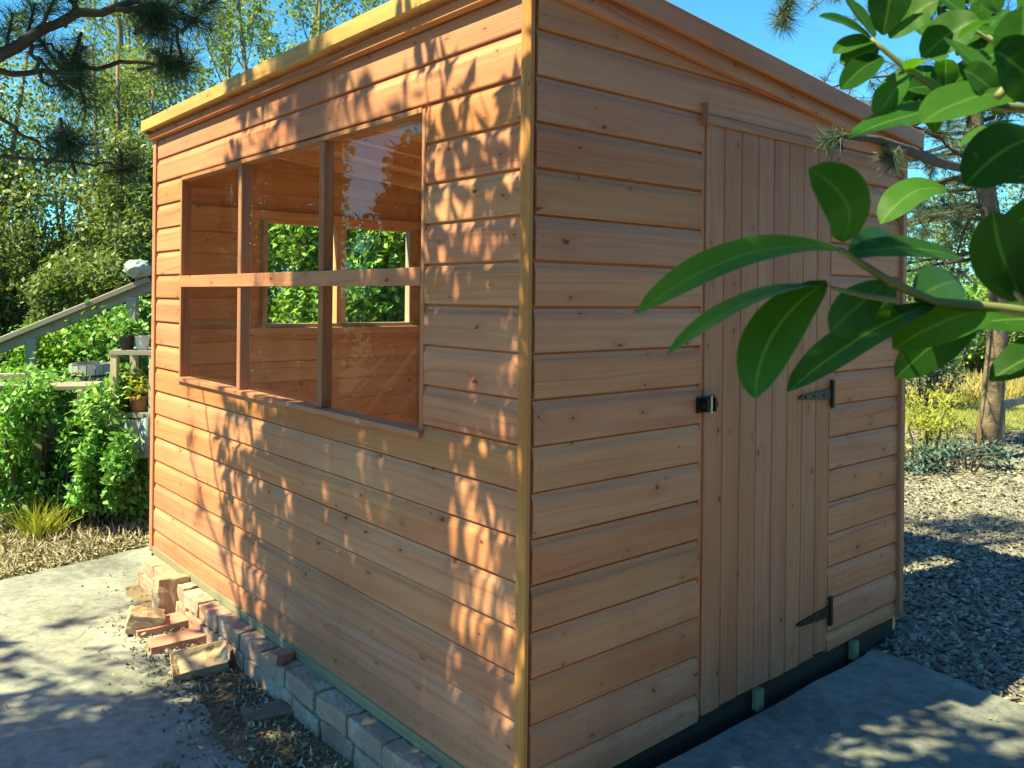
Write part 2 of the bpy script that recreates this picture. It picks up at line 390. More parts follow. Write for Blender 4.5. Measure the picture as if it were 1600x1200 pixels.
M['hedge'] = leafmat('hedge_leaf', (.10, .22, .03), (.22, .40, .06), (.46, .58, .14), trans=.25)
M['copper'] = leafmat('added_copper_leaf', (.030, .018, .016), (.055, .028, .024), (.085, .042, .034), trans=.15)  # leaves of the added unseen trees, dark so little green light bounces
M['blueleaf'] = leafmat('blue_green_leaf', (.03, .06, .06), (.07, .12, .11), (.14, .20, .19), trans=.2)
M['yellowleaf'] = leafmat('yellow_leaf', (.22, .25, .04), (.38, .38, .07), (.50, .46, .13), trans=.45)
M['flower'] = leafmat('orange_flower', (.50, .10, .02), (.60, .20, .04), trans=.3)

def rhodomat():
    m, t, bs = mat('rhododendron_leaf')
    uv = t.nodes.new('ShaderNodeUVMap').outputs[0]; sp = t.nodes.new('ShaderNodeSeparateXYZ'); t.links.new(uv, sp.inputs[0])
    oi = t.nodes.new('ShaderNodeObjectInfo')
    d = math_(t, 'ABSOLUTE', math_(t, 'SUBTRACT', sp.outputs[1], .5))
    rib = ramp(t, d, [(.012, 1.0), (.045, 0.0)])
    ph = math_(t, 'MULTIPLY_ADD', d, -26.0, math_(t, 'MULTIPLY', sp.outputs[0], 62.0))
    vein = math_(t, 'POWER', math_(t, 'ABSOLUTE', math_(t, 'SINE', ph)), 14.0)
    oc = t.nodes.new('ShaderNodeTexCoord').outputs['Object']; n1, _ = noise(t, oc, 30, 4); n2, _ = noise(t, oc, 160, 3)
    rr = math_(t, 'ADD', math_(t, 'MULTIPLY', oi.outputs['Random'], .6), math_(t, 'MULTIPLY', n1, .5))
    base = ramp(t, rr, [(.2, (.014, .055, .010)), (.6, (.028, .092, .014)), (.95, (.055, .14, .020))])
    base = mixc(t, math_(t, 'MULTIPLY', rib, .6), base, (.10, .20, .045))
    base = mixc(t, math_(t, 'MULTIPLY', vein, .045), base, (.14, .26, .06))
    base = mixc(t, ramp(t, n2, [(.66, 0.0), (.74, .7)]), base, (.10, .09, .03))
    t.links.new(base, bs.inputs['Base Color']); bs.inputs['Roughness'].default_value = .45; bs.inputs['Specular IOR Level'].default_value = .10
    bump(t, bs, math_(t, 'ADD', math_(t, 'MULTIPLY', vein, -.06), n2), .2, .0008)
    tr = t.nodes.new('ShaderNodeBsdfTranslucent'); t.links.new(mixc(t, 1.0, base, (2.2, 2.3, .5), 'MULTIPLY'), tr.inputs[0])
    mx = t.nodes.new('ShaderNodeMixShader'); mx.inputs[0].default_value = .38
    t.links.new(bs.outputs[0], mx.inputs[1]); t.links.new(tr.outputs[0], mx.inputs[2])
    t.links.new(mx.outputs[0], t.nodes['Material Output'].inputs[0]); return m
M['rhodo'] = rhodomat()
M['rhodo_small'] = leafmat('broad_leaf', (.025, .07, .018), (.05, .12, .025), (.08, .17, .04), trans=.25, rough=.35)
M['stem'] = plain('green_stem', (.16, .17, .06), .6)
M['terracotta'] = plain('terracotta', (.40, .17, .08), .8)
M['black_plastic'] = plain('black_plastic', (.02, .02, .022), .5)
M['sheet'] = plain('pale_plastic_sheet', (.30, .34, .35), .5, var=.35, scale=8)
M['bluegrey'] = wood('blue_grey_wood', (.34, .38, .40), (.28, .32, .34), (.18, .21, .23), tint=.4, knots=False)
M['white_paint'] = plain('white_paint', (.72, .72, .70), .6)

# ------------------------------------------------------------------ shed frame
P_ = 0.125                                   # board cover
ca, sa = 0.7636, 0.6457
CX, CY = 0.0495, 2.266
RZ = math.atan2(sa, ca)
W_, L_ = 2.11, 3.09                          # door face, window face
def shed_pt(x, y, z=0.0): return Vector((CX + ca * x - sa * y, CY + sa * x + ca * y, z))
def zk(k): return H - (k - 5.813) * P_
def a_of(px, py=465):
    t = (px - 800) / F; t -= ROLL * (600 - py - HOR) / F
    return (CX - t * CY) / (sa + ca * t)
def b_of(px, py=475):
    t = (px - 800) / F; t -= ROLL * (600 - py - HOR) / F
    return (t * CY - CX) / (ca - sa * t)

# ------------------------------------------------------------------ ground
def ground_z(x, y):
    # left side at 0, right side of the plot 0.13 higher; the line runs along the window face
    d = (x - CX) * ca + (y - CY) * sa        # distance right of the window face
    s = min(1, max(0, (d - .35) / .5)); s = s * s * (3 - 2 * s)
    return .125 * s
def build_ground():
    mb = MB()
    def axis(lo, hi, f0, f1, step, far): 
        a = list(np.arange(f0, f1 + 1e-6, step)); l = []; s = step; p = f0
        while p > lo: s *= 1.5; p -= s; l.append(p)
        h = []; s = step; p = f1
        while p < hi: s *= 1.5; p += s; h.append(p)
        return list(reversed(l)) + a + h
    xs = axis(-400, 400, -6, 7, .25, 1); ys = axis(-300, 900, -1, 14, .25, 1)
    idx = {}
    for j, y in enumerate(ys):
        for i, x in enumerate(xs):
            idx[i, j] = len(mb.v); mb.v.append((x, y, ground_z(x, y) - .012 + (.012 * math.sin(x * 3.1) * math.sin(y * 2.3) if y < 15 else 0) - .012))
    for j in range(len(ys) - 1):
        for i in range(len(xs) - 1):
            mb.f.append((idx[i, j], idx[i + 1, j], idx[i + 1, j + 1], idx[i, j + 1])); mb.uv += [(0, 0)] * 4; mb.m.append(0); mb.r.append(.5)
    o = mb.build('ground', M['terrain']); me = o.data
    me.polygons.foreach_set('use_smooth', np.ones(len(me.polygons), bool))
    tag(o, kind='structure')
build_ground()

def sheet(name, pts, mats, thick=.05, kind='structure', jag=0.0, z=None, sub=8):
    """flat slab with a slightly ragged outline, its top at each point's z"""
    out = []
    n = len(pts)
    for i in range(n):
        a, b = Vector(pts[i]), Vector(pts[(i + 1) % n])
        for k in range(sub):
            p = a.lerp(b, k / sub)
            if jag: p += Vector((random.uniform(-jag, jag), random.uniform(-jag, jag), 0))
            out.append(p)
    mb = MB(); mb.poly(out); mb.poly([p - Vector((0, 0, thick)) for p in reversed(out)])
    for i in range(len(out)):
        a, b = out[i], out[(i + 1) % len(out)]
        mb.poly([a, a - Vector((0, 0, thick)), b - Vector((0, 0, thick)), b])
    return tag(mb.build(name, mats), kind=kind)
# concrete path on the window side
pa = [shed_pt(-.09, -3.2, .004), shed_pt(-.09, 3.02, .004), shed_pt(.1, 3.35, .004), G(232, 853, .004), G(120, 880, .004), G(0, 907, .004), Vector((-4.6, 3.6, .004)), Vector((-5.2, -1.5, .004))]
sheet('concrete_path', pa, M['path'], .06, jag=.012)
# raised slab under the shed and in front of the door
ZS = .152
e0 = G(1362, 1012, ZS); e1 = G(1600, 1102, ZS); ed = (e1 - e0).normalized()
sl = [shed_pt(-.02, -2.8, ZS), e1 + ed * 2.4 + Vector((.2, -1.6, 0)), e1 + ed * 1.2, e1, e0, shed_pt(1.83, -.038, ZS), shed_pt(-.02, -.052, ZS)]
sheet('concrete_slab', sl, M['slab'], .16, jag=.006)
# gravel, lawn
ub = [shed_pt(-.02, -.053, .095), shed_pt(1.84, -.039, .095), shed_pt(2.08, .02, .095), shed_pt(2.08, 3.0, .095), shed_pt(-.02, 3.0, .095)]
sheet('shed_base', ub, M['dark_base'], .10)
ZG = .118
gv = [shed_pt(1.9, -1.5, ZG), Vector((9, -.2, ZG)), Vector((9, 9.2, ZG)), Vector((3.6, 9.6, ZG)), Vector((.9, 9.0, ZG)), shed_pt(2.0, 3.4, ZG), shed_pt(2.09, .03, ZG), e0 + Vector((.02, .03, ZG - ZS)), shed_pt(1.86, -.06, ZG)]
sheet('gravel_yard', gv, M['gravel_bed'], .03, jag=.05)
lw = [Vector((1.0, 9.1, .122)), Vector((3.6, 9.7, .122)), Vector((10, 9.4, .122)), Vector((26, 12, .122)), Vector((28, 34, .122)), Vector((-1, 34, .122)), Vector((-.5, 12, .122))]
sheet('lawn', lw, M['lawn'], .03, jag=.12)

def scatter_stones(name, P, size, mtl, flat=.55):
    n = len(P)
    base = np.array([(1, 0, 0), (0, 1, 0), (-1, 0, 0), (0, -1, 0), (0, 0, 1), (0, 0, -1)], float)
    tris = [(0, 1, 4), (1, 2, 4), (2, 3, 4), (3, 0, 4), (1, 0, 5), (2, 1, 5), (3, 2, 5), (0, 3, 5)]
    s = size[:, None, None] * rng.uniform(.6, 1.3, (n, 1, 3)); s[:, :, 2] *= flat
    V = base[None] * s * rng.uniform(.75, 1.25, (n, 6, 1))
    a = rng.random(n) * 6.283; c, q = np.cos(a)[:, None], np.sin(a)[:, None]
    tilt = rng.normal(0, .35, (n, 2))
    V[:, :, 2] += V[:, :, 0] * tilt[:, :1] + V[:, :, 1] * tilt[:, 1:]
    X = V[:, :, 0] * c - V[:, :, 1] * q; Y = V[:, :, 0] * q + V[:, :, 1] * c
    V = np.stack([X, Y, V[:, :, 2]], 2) + P[:, None]
    T = V[:, np.array(tris)].reshape(-1, 3, 3)
    return quads_mesh(name, T, mtl, np.repeat(np.clip(rng.beta(1.6, 2.2, n), 0, 1), 8))
def inside(poly, x, y):
    n = len(poly); c = np.zeros(len(x), bool); j = n - 1
    for i in range(n):
        xi, yi = poly[i][0], poly[i][1]; xj, yj = poly[j][0], poly[j][1]
        k = ((yi > y) != (yj > y)) & (x < (xj - xi) * (y - yi) / (yj - yi + 1e-12) + xi); c ^= k; j = i
    return c
def poly_points(poly, n, avoid=()):
    A = np.array([[p[0], p[1]] for p in poly]); lo, hi = A.min(0), A.max(0); out = []
    while sum(map(len, out)) < n:
        q = lo + rng.random((n * 2, 2)) * (hi - lo); k = inside(poly, q[:, 0], q[:, 1])
        for av in avoid: k &= ~inside(av, q[:, 0], q[:, 1])
        out.append(q[k])
    return np.concatenate(out)[:n]
near = [shed_pt(1.95, .1), Vector((1.2, 1.6, 0)), Vector((4.2, 1.6, 0)), Vector((5.4, 6.4, 0)), Vector((2.4, 6.6, 0))]
far = [Vector((1.6, 5.2, 0)), Vector((5.6, 6.0, 0)), Vector((8.0, 9.3, 0)), Vector((3.6, 9.7, 0)), Vector((1.1, 9.1, 0))]
slab2 = [(p.x, p.y) for p in sl]; slab3 = [(p.x, p.y) for p in ub]
q = np.concatenate([poly_points(near, 40000, [slab2, slab3]), poly_points(far, 16000, [slab2])])
Pg = np.column_stack([q, ZG + .004 + rng.random(len(q)) * .012])
tag(scatter_stones('gravel_stones', Pg, np.where(np.arange(len(q)) < 40000, rng.uniform(.007, .0195, len(q)), rng.uniform(.011, .026, len(q))), M['stone']), 'grey slate and tan stone chippings covering the yard beside the shed', 'gravel', kind='stuff')

# ------------------------------------------------------------------ the shed
shed = empty('wooden_shed', (CX, CY, 0), RZ)
tag(shed, 'new orange-brown timber garden shed with shiplap walls, six-pane window and plank door', 'shed')
RT0, RSL = 2.486, .0985                     # roof top at the window face, fall per metre
def board(mb, T, s0, s1, z0, z1, ztop=None, nails=True, m=0):
    """one shiplap board: flat face, coved top that tucks under the next board, lip below"""
    dz = random.uniform(-.0012, .0012); dd = random.uniform(-.0012, .0012); hh = z1 - z0
    pr = [(0 + dd, z0 + dz + .002), (0.0015 + dd, z0 + dz + .006), (.0015 + dd, z0 + hh * .70), (.0008 + dd, z0 + hh * .74), (-.0018, z0 + hh * .81), (-.0052, z0 + hh * .87), (-.0064, z0 + hh * .915), (-.0074, z0 + hh * .955), (-.0130, z0 + hh * .964), (-.0138, z0 + hh + .006)]
    if ztop is not None: pr = [p for p in pr if p[1] < ztop - .002] + [(pr[2][0], ztop)]
    pr = pr + [(-.019, pr[-1][1]), (-.019, z0 + dz)]
    mb.extrude(pr, s0, s1 - s0, T, m, seg=max(1, int((s1 - s0) / .5)))
    if nails and z1 - z0 > .08:
        for sx in (s0 + .022, s1 - .022, s0 + .55):
            if not s0 < sx < s1: continue
            for fz in (.30, .56):
                zc = z0 + hh * fz + random.uniform(-.006, .006); sj = sx + random.uniform(-.004, .004)
                if ztop is not None and zc > ztop - .01: continue
                mb.poly([T(sj + .0019 * math.cos(k), .0022 + dd, zc + .0019 * math.sin(k)) for k in [i * math.pi / 3 for i in range(6)]], None, m + 1, .5)
# window wall (outer plane x = 0, faces -x)
Tw = lambda s, d, z: (-d, s, z)
wy0, wy1 = a_of(662), a_of(282); wz0, wz1 = 1.127, 2.142
mb = MB(); y_in, y_out = .040, L_ - .03
for k in range(0, 18):
    z0, z1 = zk(k), zk(k - 1)
    if k == 17: z0 = .168; z1 = zk(16)
    if k == 0: z1 = zk(-1)
    if z1 <= wz0 + .002 or z0 >= wz1 - .002: board(mb, Tw, y_in, y_out, z0, z1)
    else:
        rs = random.getstate(); board(mb, Tw, y_in, wy0 - .004, z0, z1); random.setstate(rs); board(mb, Tw, wy1 + .004, y_out, z0, z1)
        if z0 < wz0 - .01: random.setstate(rs); board(mb, Tw, wy0 - .004, wy1 + .004, z0, z1, ztop=wz0 - .001, nails=False)
mb.build('window_wall', [M['clad'], M['nail']], shed)
# door wall (outer plane y = 0, faces -y)
Td = lambda s, d, z: (s, -d, z)
dx0, dx1 = b_of(1101), b_of(1297); dz0, dz1 = .222, 2.135
mb = MB(); x_in = .017; x_out = W_ - .015
def drop(x): return .175 + .055 * min(1, max(0, x / W_))
for k in range(-1, 18):
    z0, z1 = zk(k), zk(k - 1)
    if z1 < .17: continue
    if z0 >= dz1 + .01: board(mb, Td, x_in, x_out, z0, z1)
    else: board(mb, Td, x_in, dx0 - .016 + random.uniform(-.002, .002), z0, z1); board(mb, Td, dx1 + .002, x_out, z0, z1)
sl_n = Vector((RSL, 0, 1)).normalized()
mb.build('door_wall', [M['clad'], M['nail']], shed, bisect=[((0, 0, RT0 - .105), sl_n), ((0, 0, .178), Vector((.021, 0, -1)).normalized())])
# far wall and back wall
fx0, fx1, fz0, fz1 = .60, 1.64, 1.365, 2.0
Tf = lambda s, d, z: (s, L_ + d, z); Tb = lambda s, d, z: (W_ + d, s, z)
mb = MB()
for k in range(-1, 18):
    z0, z1 = zk(k), zk(k - 1)
    if z1 < .17: continue
    if z1 <= fz0 + .002 or z0 >= fz1 - .002: board(mb, Tf, .01, W_ - .01, z0, z1, nails=False)
    else:
        board(mb, Tf, .01, fx0, z0, z1, nails=False); board(mb, Tf, fx1, W_ - .01, z0, z1, nails=False)
        if z0 < fz0 - .01: board(mb, Tf, fx0, fx1, z0, z1, ztop=fz0 - .003, nails=False)
mb.build('end_wall', [M['inner'], M['nail']], shed, bisect=[((0, 0, RT0 - .048), sl_n)])
mb = MB()
for k in range(-1, 18):
    z0, z1 = zk(k), zk(k - 1)
    if z1 < .17: continue
    if z0 > 1.0 and z1 < 2.0: board(mb, Tb, .01, .55, z0, z1, nails=False); board(mb, Tb, 2.3, L_ - .01, z0, z1, nails=False)  # opening left for the added back window
    else: board(mb, Tb, .01, L_ - .01, z0, z1, nails=False)
mb.build('back_wall', [M['inner'], M['nail']], shed, bisect=[((0, 0, RT0 - RSL * W_ - .048), Vector((0, 0, 1)))])
# corner trims
def boxpart(name, args, mtl, parent, bev=.002, label=None):
    mb = MB(); mb.box(*args, bev=bev); o = mb.build(name, mtl, parent)
    if label: o['label'] = label
    return o
boxpart('corner_trim', (-.012, .004, -.004, .036, .165, RT0 - .06), M['trim'], shed)
boxpart('corner_trim', (-.011, .014, L_ - .026, L_ + .018, .165, RT0 - .06), M['clad'], shed)
boxpart('corner_trim', (W_ - .014, W_ + .020, -.016, .018, .225, RT0 - RSL * W_ - .07), M['frame'], shed)
boxpart('corner_trim', (W_ - .014, W_ + .020, L_ - .02, L_ + .018, .225, RT0 - RSL * W_ - .07), M['frame'], shed)
# inner frame: studs, rails (one mesh each)
for y in (.06, .52, L_ - .07): boxpart('stud', (.017, .062, y - .02, y + .02, .21, 2.38), M['inner'], shed)
for y in (.08, 1.05, 2.05, L_ - .08): boxpart('stud', (W_ - .062, W_ - .017, y - .02, y + .02, .21, 2.18), M['inner'], shed)
for x in (.5, 1.72): boxpart('stud', (x - .02, x + .02, L_ - .062, L_ - .017, .21, 2.3), M['inner'], shed)
boxpart('wall_rail', (.07, W_ - .07, L_ - .064, L_ - .019, fz0 - .05, fz0 - .004), M['inner'], shed)
boxpart('wall_rail', (.07, W_ - .07, L_ - .064, L_ - .019, fz1 + .004, fz1 + .05), M['inner'], shed)
# roof
def roof_z(x): return RT0 - RSL * x
mb = MB(); ov = .055
Tr = lambda x, y, dz: (x, y, roof_z(x) + dz)
n = 30
for i in range(n):
    y0 = -ov + .02 + (L_ + 2 * ov - .04) * i / n; y1 = -ov + .02 + (L_ + 2 * ov - .04) * (i + 1) / n
    if .25 < y0 and y1 < 1.60:               # near half: glazing added out of view to let sun inside
        mb.box(-.03, .15, y0 + .001, y1 - .001, -.045, -.03, T=Tr); mb.box(1.95, W_ + .05, y0 + .001, y1 - .001, -.045, -.03, T=Tr)
    else: mb.box(-.03, W_ + .05, y0 + .001, y1 - .001, -.045, -.03, T=Tr)
roof = mb.build('roof', M['inner'], shed)
mb = MB()
for q4 in ((-.045, W_ + .06, -ov + .01, .33), (-.045, W_ + .06, 1.52, L_ + ov - .01), (-.045, .16, .331, 1.519), (1.94, W_ + .06, .331, 1.519)): mb.box(*q4, -.028, -.012, T=Tr)
mb.build('roof_felt', M['felt'], roof)
mb = MB(); mb.box(.161, 1.939, .331, 1.519, -.026, -.020, T=Tr); mb.build('added_roof_glass', M['glass'], roof)  # glazing added in the unseen part of the roof to brighten the interior
for y in (.22, 1.60, 1.98, 2.30, 2.75):
    mb = MB(); mb.box(.04, W_ - .04, y - .02, y + .02, -.115, -.047, T=Tr); mb.build('rafter', M['inner'], shed)
# fascia boards and the strip below them
mb = MB(); mb.box(-.062, -.046, -ov - .010, L_ + ov + .01, -.058, .004, T=Tr, bev=.003); mb.build('fascia', M['fascia'], shed)
mb = MB(); mb.box(-.044, W_ + .06, -ov - .009, -ov + .009, -.066, .003, T=Tr, bev=.003); mb.build('fascia', M['clad'], shed)
mb = MB(); mb.box(-.044, W_ + .06, L_ + ov - .009, L_ + ov + .009, -.066, .003, T=Tr, bev=.003); mb.build('fascia', M['clad'], shed)
mb = MB(); mb.box(W_ + .062, W_ + .078, -ov, L_ + ov, -.07, 0, T=Tr, bev=.003); mb.build('fascia', M['clad'], shed)
mb = MB(); mb.box(-.030, -.004, -.03, L_ + .03, -.100, -.068, T=Tr, bev=.002); mb.build('eaves_strip', M['clad'], shed)
mb = MB(); mb.box(0, W_ + .03, -.030, -.004, -.108, -.047, T=Tr, bev=.002); mb.build('eaves_strip', M['clad'], shed)

# window: frame, mullions, transom, panes
win = empty('window', (0, 0, 0), 0, shed)
sy = [a_of(500), a_of(373)]
zc0, zc1 = H + .035, H + .092
FW = .014
boxpart('frame', (-.004, .045, wy0 - .004, wy0 + FW, wz0, wz1), M['frame'], win)
boxpart('frame', (-.004, .045, wy1 - FW, wy1 + .004, wz0, wz1), M['frame'], win)
boxpart('frame', (-.006, .045, wy0 + FW, wy1 - FW, wz1 - .012, wz1 + .006), M['frame'], win)
boxpart('sill', (-.018, .045, wy0 - .006, wy1 + .006, wz0 - .012, wz0 + .008), M['clad'], win)
for yy in sy: boxpart('mullion', (.000, .044, yy - .018, yy + .018, wz0 + .010, wz1 - .013), M['frame'], win)
boxpart('transom', (-.006, .032, wy0 + FW, wy1 - FW, zc0, zc1), M['clad'], win)
ed_ = [wy0 + FW, sy[0] - .018, sy[0] + .018, sy[1] - .018, sy[1] + .018, wy1 - FW]
for i in (0, 2, 4):
    for za, zb in ((wz0 + .010, zc0), (zc1, wz1 - .013)):
        mb = MB(); mb.box(.036, .039, ed_[i] + .001, ed_[i + 1] - .001, za + .001, zb - .001, bev=0); mb.build('pane', M['glass'], win)
# far window in the end wall
wf = empty('window', (0, 0, 0), 0, shed)
boxpart('frame', (fx0 - .002, fx0 + .025, L_ - .05, L_ + .004, fz0, fz1), M['pale_timber'], wf)
boxpart('frame', (fx1 - .025, fx1 + .002, L_ - .05, L_ + .004, fz0, fz1), M['pale_timber'], wf)
boxpart('frame', (fx0 + .025, fx1 - .025, L_ - .05, L_ + .004, fz0 - .002, fz0 + .02), M['pale_timber'], wf)
boxpart('frame', (fx0 + .025, fx1 - .025, L_ - .05, L_ + .004, fz1 - .02, fz1 + .002), M['inner'], wf)
boxpart('mullion', (1.075, 1.14, L_ - .055, L_, fz0 + .02, fz1 - .02), M['inner'], wf)
for xa, xb in ((fx0 + .026, 1.074), (1.141, fx1 - .026)):
    mb = MB(); mb.box(xa, xb, L_ - .02, L_ - .017, fz0 + .021, fz1 - .021); mb.build('pane', M['glass'], wf)
# unseen window added in the back wall to brighten the interior
wb = empty('window', (0, 0, 0), 0, shed)
zb0 = min(zk(k) for k in range(1, 18) if zk(k) > 1.0); zb1 = max(zk(k - 1) for k in range(1, 18) if zk(k) > 1.0 and zk(k - 1) < 2.0)
for ya, yb in ((.55, .585), (2.265, 2.3), (1.405, 1.445)): boxpart('frame', (W_ - .05, W_ + .004, ya, yb, zb0, zb1), M['inner'], wb)
for ya, yb in ((.586, 1.404), (1.446, 2.264)):
    mb = MB(); mb.box(W_ - .02, W_ - .017, ya, yb, zb0 + .001, zb1 - .001); mb.build('pane', M['glass'], wb)
# door
door = empty('door', (dx0, 0, 0), 0, shed)
nb = 8; bw = (dx1 - dx0 - .004) / nb
mb = MB()
for i in range(nb):
    x0, x1 = i * bw + .0015, (i + 1) * bw - .0017; g = .0032; r = random.random()
    prof = [(x0, .012), (x0, -.004 + g), (x0 + g, -.004), (x1 - g, -.004), (x1, -.004 + g), (x1, .012)]
    zb = .207 + .004 * math.sin(i) + .0022 * i
    mb.extrude([(p[0], p[1]) for p in prof], zb, dz1 - .004 - zb, lambda s, a, b: (a, b, s), 0, r)
    for zz in (.42, 1.28, 1.95):
        for xx in (x0 + bw * .3, x0 + bw * .68):
            zj = zz + random.uniform(-.02, .02)
            mb.poly([(xx + .0024 * math.cos(k), -.0046, zj + .0024 * math.sin(k)) for k in [j * math.pi / 3 for j in range(6)]], None, 1, .5)
mb.build('planks', [M['doorwood'], M['nail']], door)
for zz in (.42, 1.28, 1.95): boxpart('ledge', (.02, dx1 - dx0 - .03, .013, .033, zz - .045, zz + .045), M['inner'], door)
def hinge(zc, tilt):
    mb = MB(); X1 = dx1 - dx0
    pl = [(X1 - .002, zc - .055), (X1 + .024, zc - .055), (X1 + .024, zc + .055), (X1 - .002, zc + .055)]
    d0, d1 = -.0125, -.0065
    def plate(pts):
        mb.poly([(x, d0, z) for x, z in pts]); mb.poly([(x, d1, z) for x, z in reversed(pts)])
        for i in range(len(pts)):
            a, b = pts[i], pts[(i + 1) % len(pts)]; mb.poly([(a[0], d1, a[1]), (b[0], d1, b[1]), (b[0], d0, b[1]), (a[0], d0, a[1])])
    plate(pl)
    st = [(X1 - .002, zc - .021), (X1 - .002, zc + .021), (X1 - .21, zc + .0075 + tilt), (X1 - .228, zc + tilt), (X1 - .21, zc - .0075 + tilt)]
    plate(st)
    mb.tube([(X1 + .001, -.014, zc - .05), (X1 + .001, -.014, zc + .05)], .006, 8)
    for f in (.25, .6, .9): 
        x = X1 - .005 - .2 * f; z = zc + tilt * f
        mb.tube([(x, -.0125, z), (x, -.0155, z)], .0055, 8)
    return mb.build('hinge', M['iron'], door)
hinge(H - .356, 0); hinge(H - 1.188, 0)
lt = MB(); zl = H - .338
lt.box(-.046, .046, -.013, -.006, zl - .026, zl + .026, bev=.002)
lt.box(-.036, .038, -.030, -.013, zl - .011, zl + .011, bev=.003)
lt.box(-.026, -.018, -.036, -.013, zl - .022, zl + .022, bev=.002); lt.box(.016, .024, -.036, -.013, zl - .022, zl + .022, bev=.002)
lo = lt.build('latch', M['iron'], door)
st = MB(); st.tube([(-.002, -.031, zl - .028), (-.002, -.031, zl + .028)], .0045, 8); st.build('bolt', M['steel'], lo)
boxpart('door_head', (dx0 - .014, dx1 + .012, -.013, -.0055, dz1 - .012, dz1 + .018), M['frame'], shed)
boxpart('head_block', (dx0 - .022, dx0 - .0145, -.022, .012, dz1 - .02, dz1 + .055), M['frame'], shed)
boxpart('door_jamb', (dx0 - .018, dx0 - .003, .002, .045, .20, dz1), M['jamb'], shed, label='reddish orange door jamb showing in the gap')
boxpart('door_jamb', (dx1 + .003, dx1 + .02, .014, .05, .20, dz1), M['frame'], shed)
# floor and bearers
mb = MB()
for i in range(20): mb.box(.03, W_ - .03, .03 + i * .1515, .03 + (i + 1) * .1515 - .002, .216, .232)
mb.build('floor', M['inner'], shed)
for x in (b_of(1191), b_of(1340), .12): boxpart('bearer', (x - .020, x + .020, -.012, .013, .130, .1985) if x > .5 else (x - .02, x + .02, .03, L_ - .03, .098, .205), M['green_timber'], shed)
boxpart('bearer', (.04, W_ - .01, .014, .05, .097, .204), M['underfloor_dark'], shed)  # dark plank added to stand for the shade under the floor
boxpart('bearer', (-.008, .035, .01, L_ - .01, .15, .188), M['green_timber'], shed)

# ------------------------------------------------------------------ bricks
def rough_brick(mb, dims, T, r, bev=.006, jit=.003, m=0, top_frog=False):
    """one brick with softened, chipped edges, as a displaced grid box"""
    bm = bmesh.new(); bmesh.ops.create_cube(bm, size=1)
    for v in bm.verts: v.co = Vector((v.co.x * dims[0], v.co.y * dims[1], v.co.z * dims[2]))
    if top_frog:
        tf = [f for f in bm.faces if f.normal.z > .9]
        rr = bmesh.ops.inset_region(bm, faces=tf, thickness=.017)
        tf = [f for f in bm.faces if f.normal.z > .9 and f.calc_center_median().length < dims[2] and abs(f.calc_center_median().x) < 1e-4 and abs(f.calc_center_median().y) < 1e-4]
        for f in tf:
            for v in f.verts: v.co.z -= .03; v.co.x *= .86; v.co.y *= .82
    bmesh.ops.bevel(bm, geom=bm.edges[:], offset=bev * .65, segments=2, profile=.6, affect='EDGES')
    bmesh.ops.subdivide_edges(bm, edges=[e for e in bm.edges if e.calc_length() > .03], cuts=5, use_grid_fill=True)
    off = Vector((random.random() * 9, random.random() * 9, random.random() * 9))
    from mathutils import noise as mn
    for v in bm.verts: v.co += mn.noise_vector(v.co * 28 + off) * jit + mn.noise_vector(v.co * 75 + off) * jit * .45
    bm.verts.index_update()
    for f in bm.faces: mb.poly([T(v.co) for v in f.verts], None, m, r)
    bm.free()
pl = MB()
y = -1.4
for course in (0, 1):
    y = -1.4 + (0 if course else -.11)
    while y < 3.04:
        ln = .213 + random.uniform(-.01, .01)
        if y + ln > 3.08: ln = 3.08 - y
        if ln > .05:
            zc = (.036 if course == 0 else .112) + random.uniform(-.004, .004); xo = -.030 + random.uniform(-.008, .007) - (.003 if course == 0 else 0)
            rot = Matrix.Rotation(random.uniform(-.035, .035), 3, 'Z') @ Matrix.Rotation(random.uniform(-.03, .03), 3, 'X')
            c = Vector((xo, y + ln / 2, zc)); rv = random.random()
            rough_brick(pl, (.10, ln, .070), lambda v, rot=rot, c=c: rot @ v + c, rv, bev=.009, jit=.005)
        y += ln + .012
pl.box(-.068, -.03, -1.4, 3.05, -.02, .126, m=1)
plo = pl.build('brick_plinth', [M['brick'], M['mortar']], None, merge=True)
plo.location = (CX, CY, 0); plo.rotation_euler.z = RZ
tag(plo, 'low two-course plinth of worn old bricks under the window wall', 'brick plinth')
def loose(label, pos, dims, rot, mtl, jit=.005, frog=False, name='loose_brick', bev=.008, group='loose bricks by the shed plinth'):
    mb = MB(); rough_brick(mb, dims, lambda v: v, .5, bev=bev, jit=jit, top_frog=frog)
    o = mb.build(name, mtl, None, merge=True); o.location = pos; o.rotation_euler = rot
    return tag(o, label, 'brick', group)
g = G(263, 962); loose('chunky pale brick standing on end against the plinth', g + Vector((.0, .03, .085)), (.15, .10, .185), (R(-8), R(5), R(38)), M['tan_brick'], .008)
g = G(222, 992); loose('brown and pink brick propped at a tilt left of the upright pale brick', g + Vector((.0, .03, .05)), (.155, .10, .09), (R(6), R(14), R(24)), M['tan_brick'], .008)
g = G(254, 986); loose('flat pinkish red brick nearer the upright brick of the flat pair', g + Vector((-.01, .02, .016)), (.235, .125, .05), (R(2), R(-3), R(33)), M['red_brick'], .0025, bev=.004)
g = G(276, 1008); loose('flat pinkish red brick beside the frogged brick, front one of the flat pair', g + Vector((0, 0, .012)), (.235, .125, .05), (R(-2), R(-2), R(34)), M['red_brick'], .0025, bev=.004)
g = G(312, 1052); loose('tan brick with a dirt-filled frog hollow in its top', g + Vector((0, 0, .040)), (.215, .125, .075), (R(24), R(-6), R(25)), M['tan_brick'], .004, True)
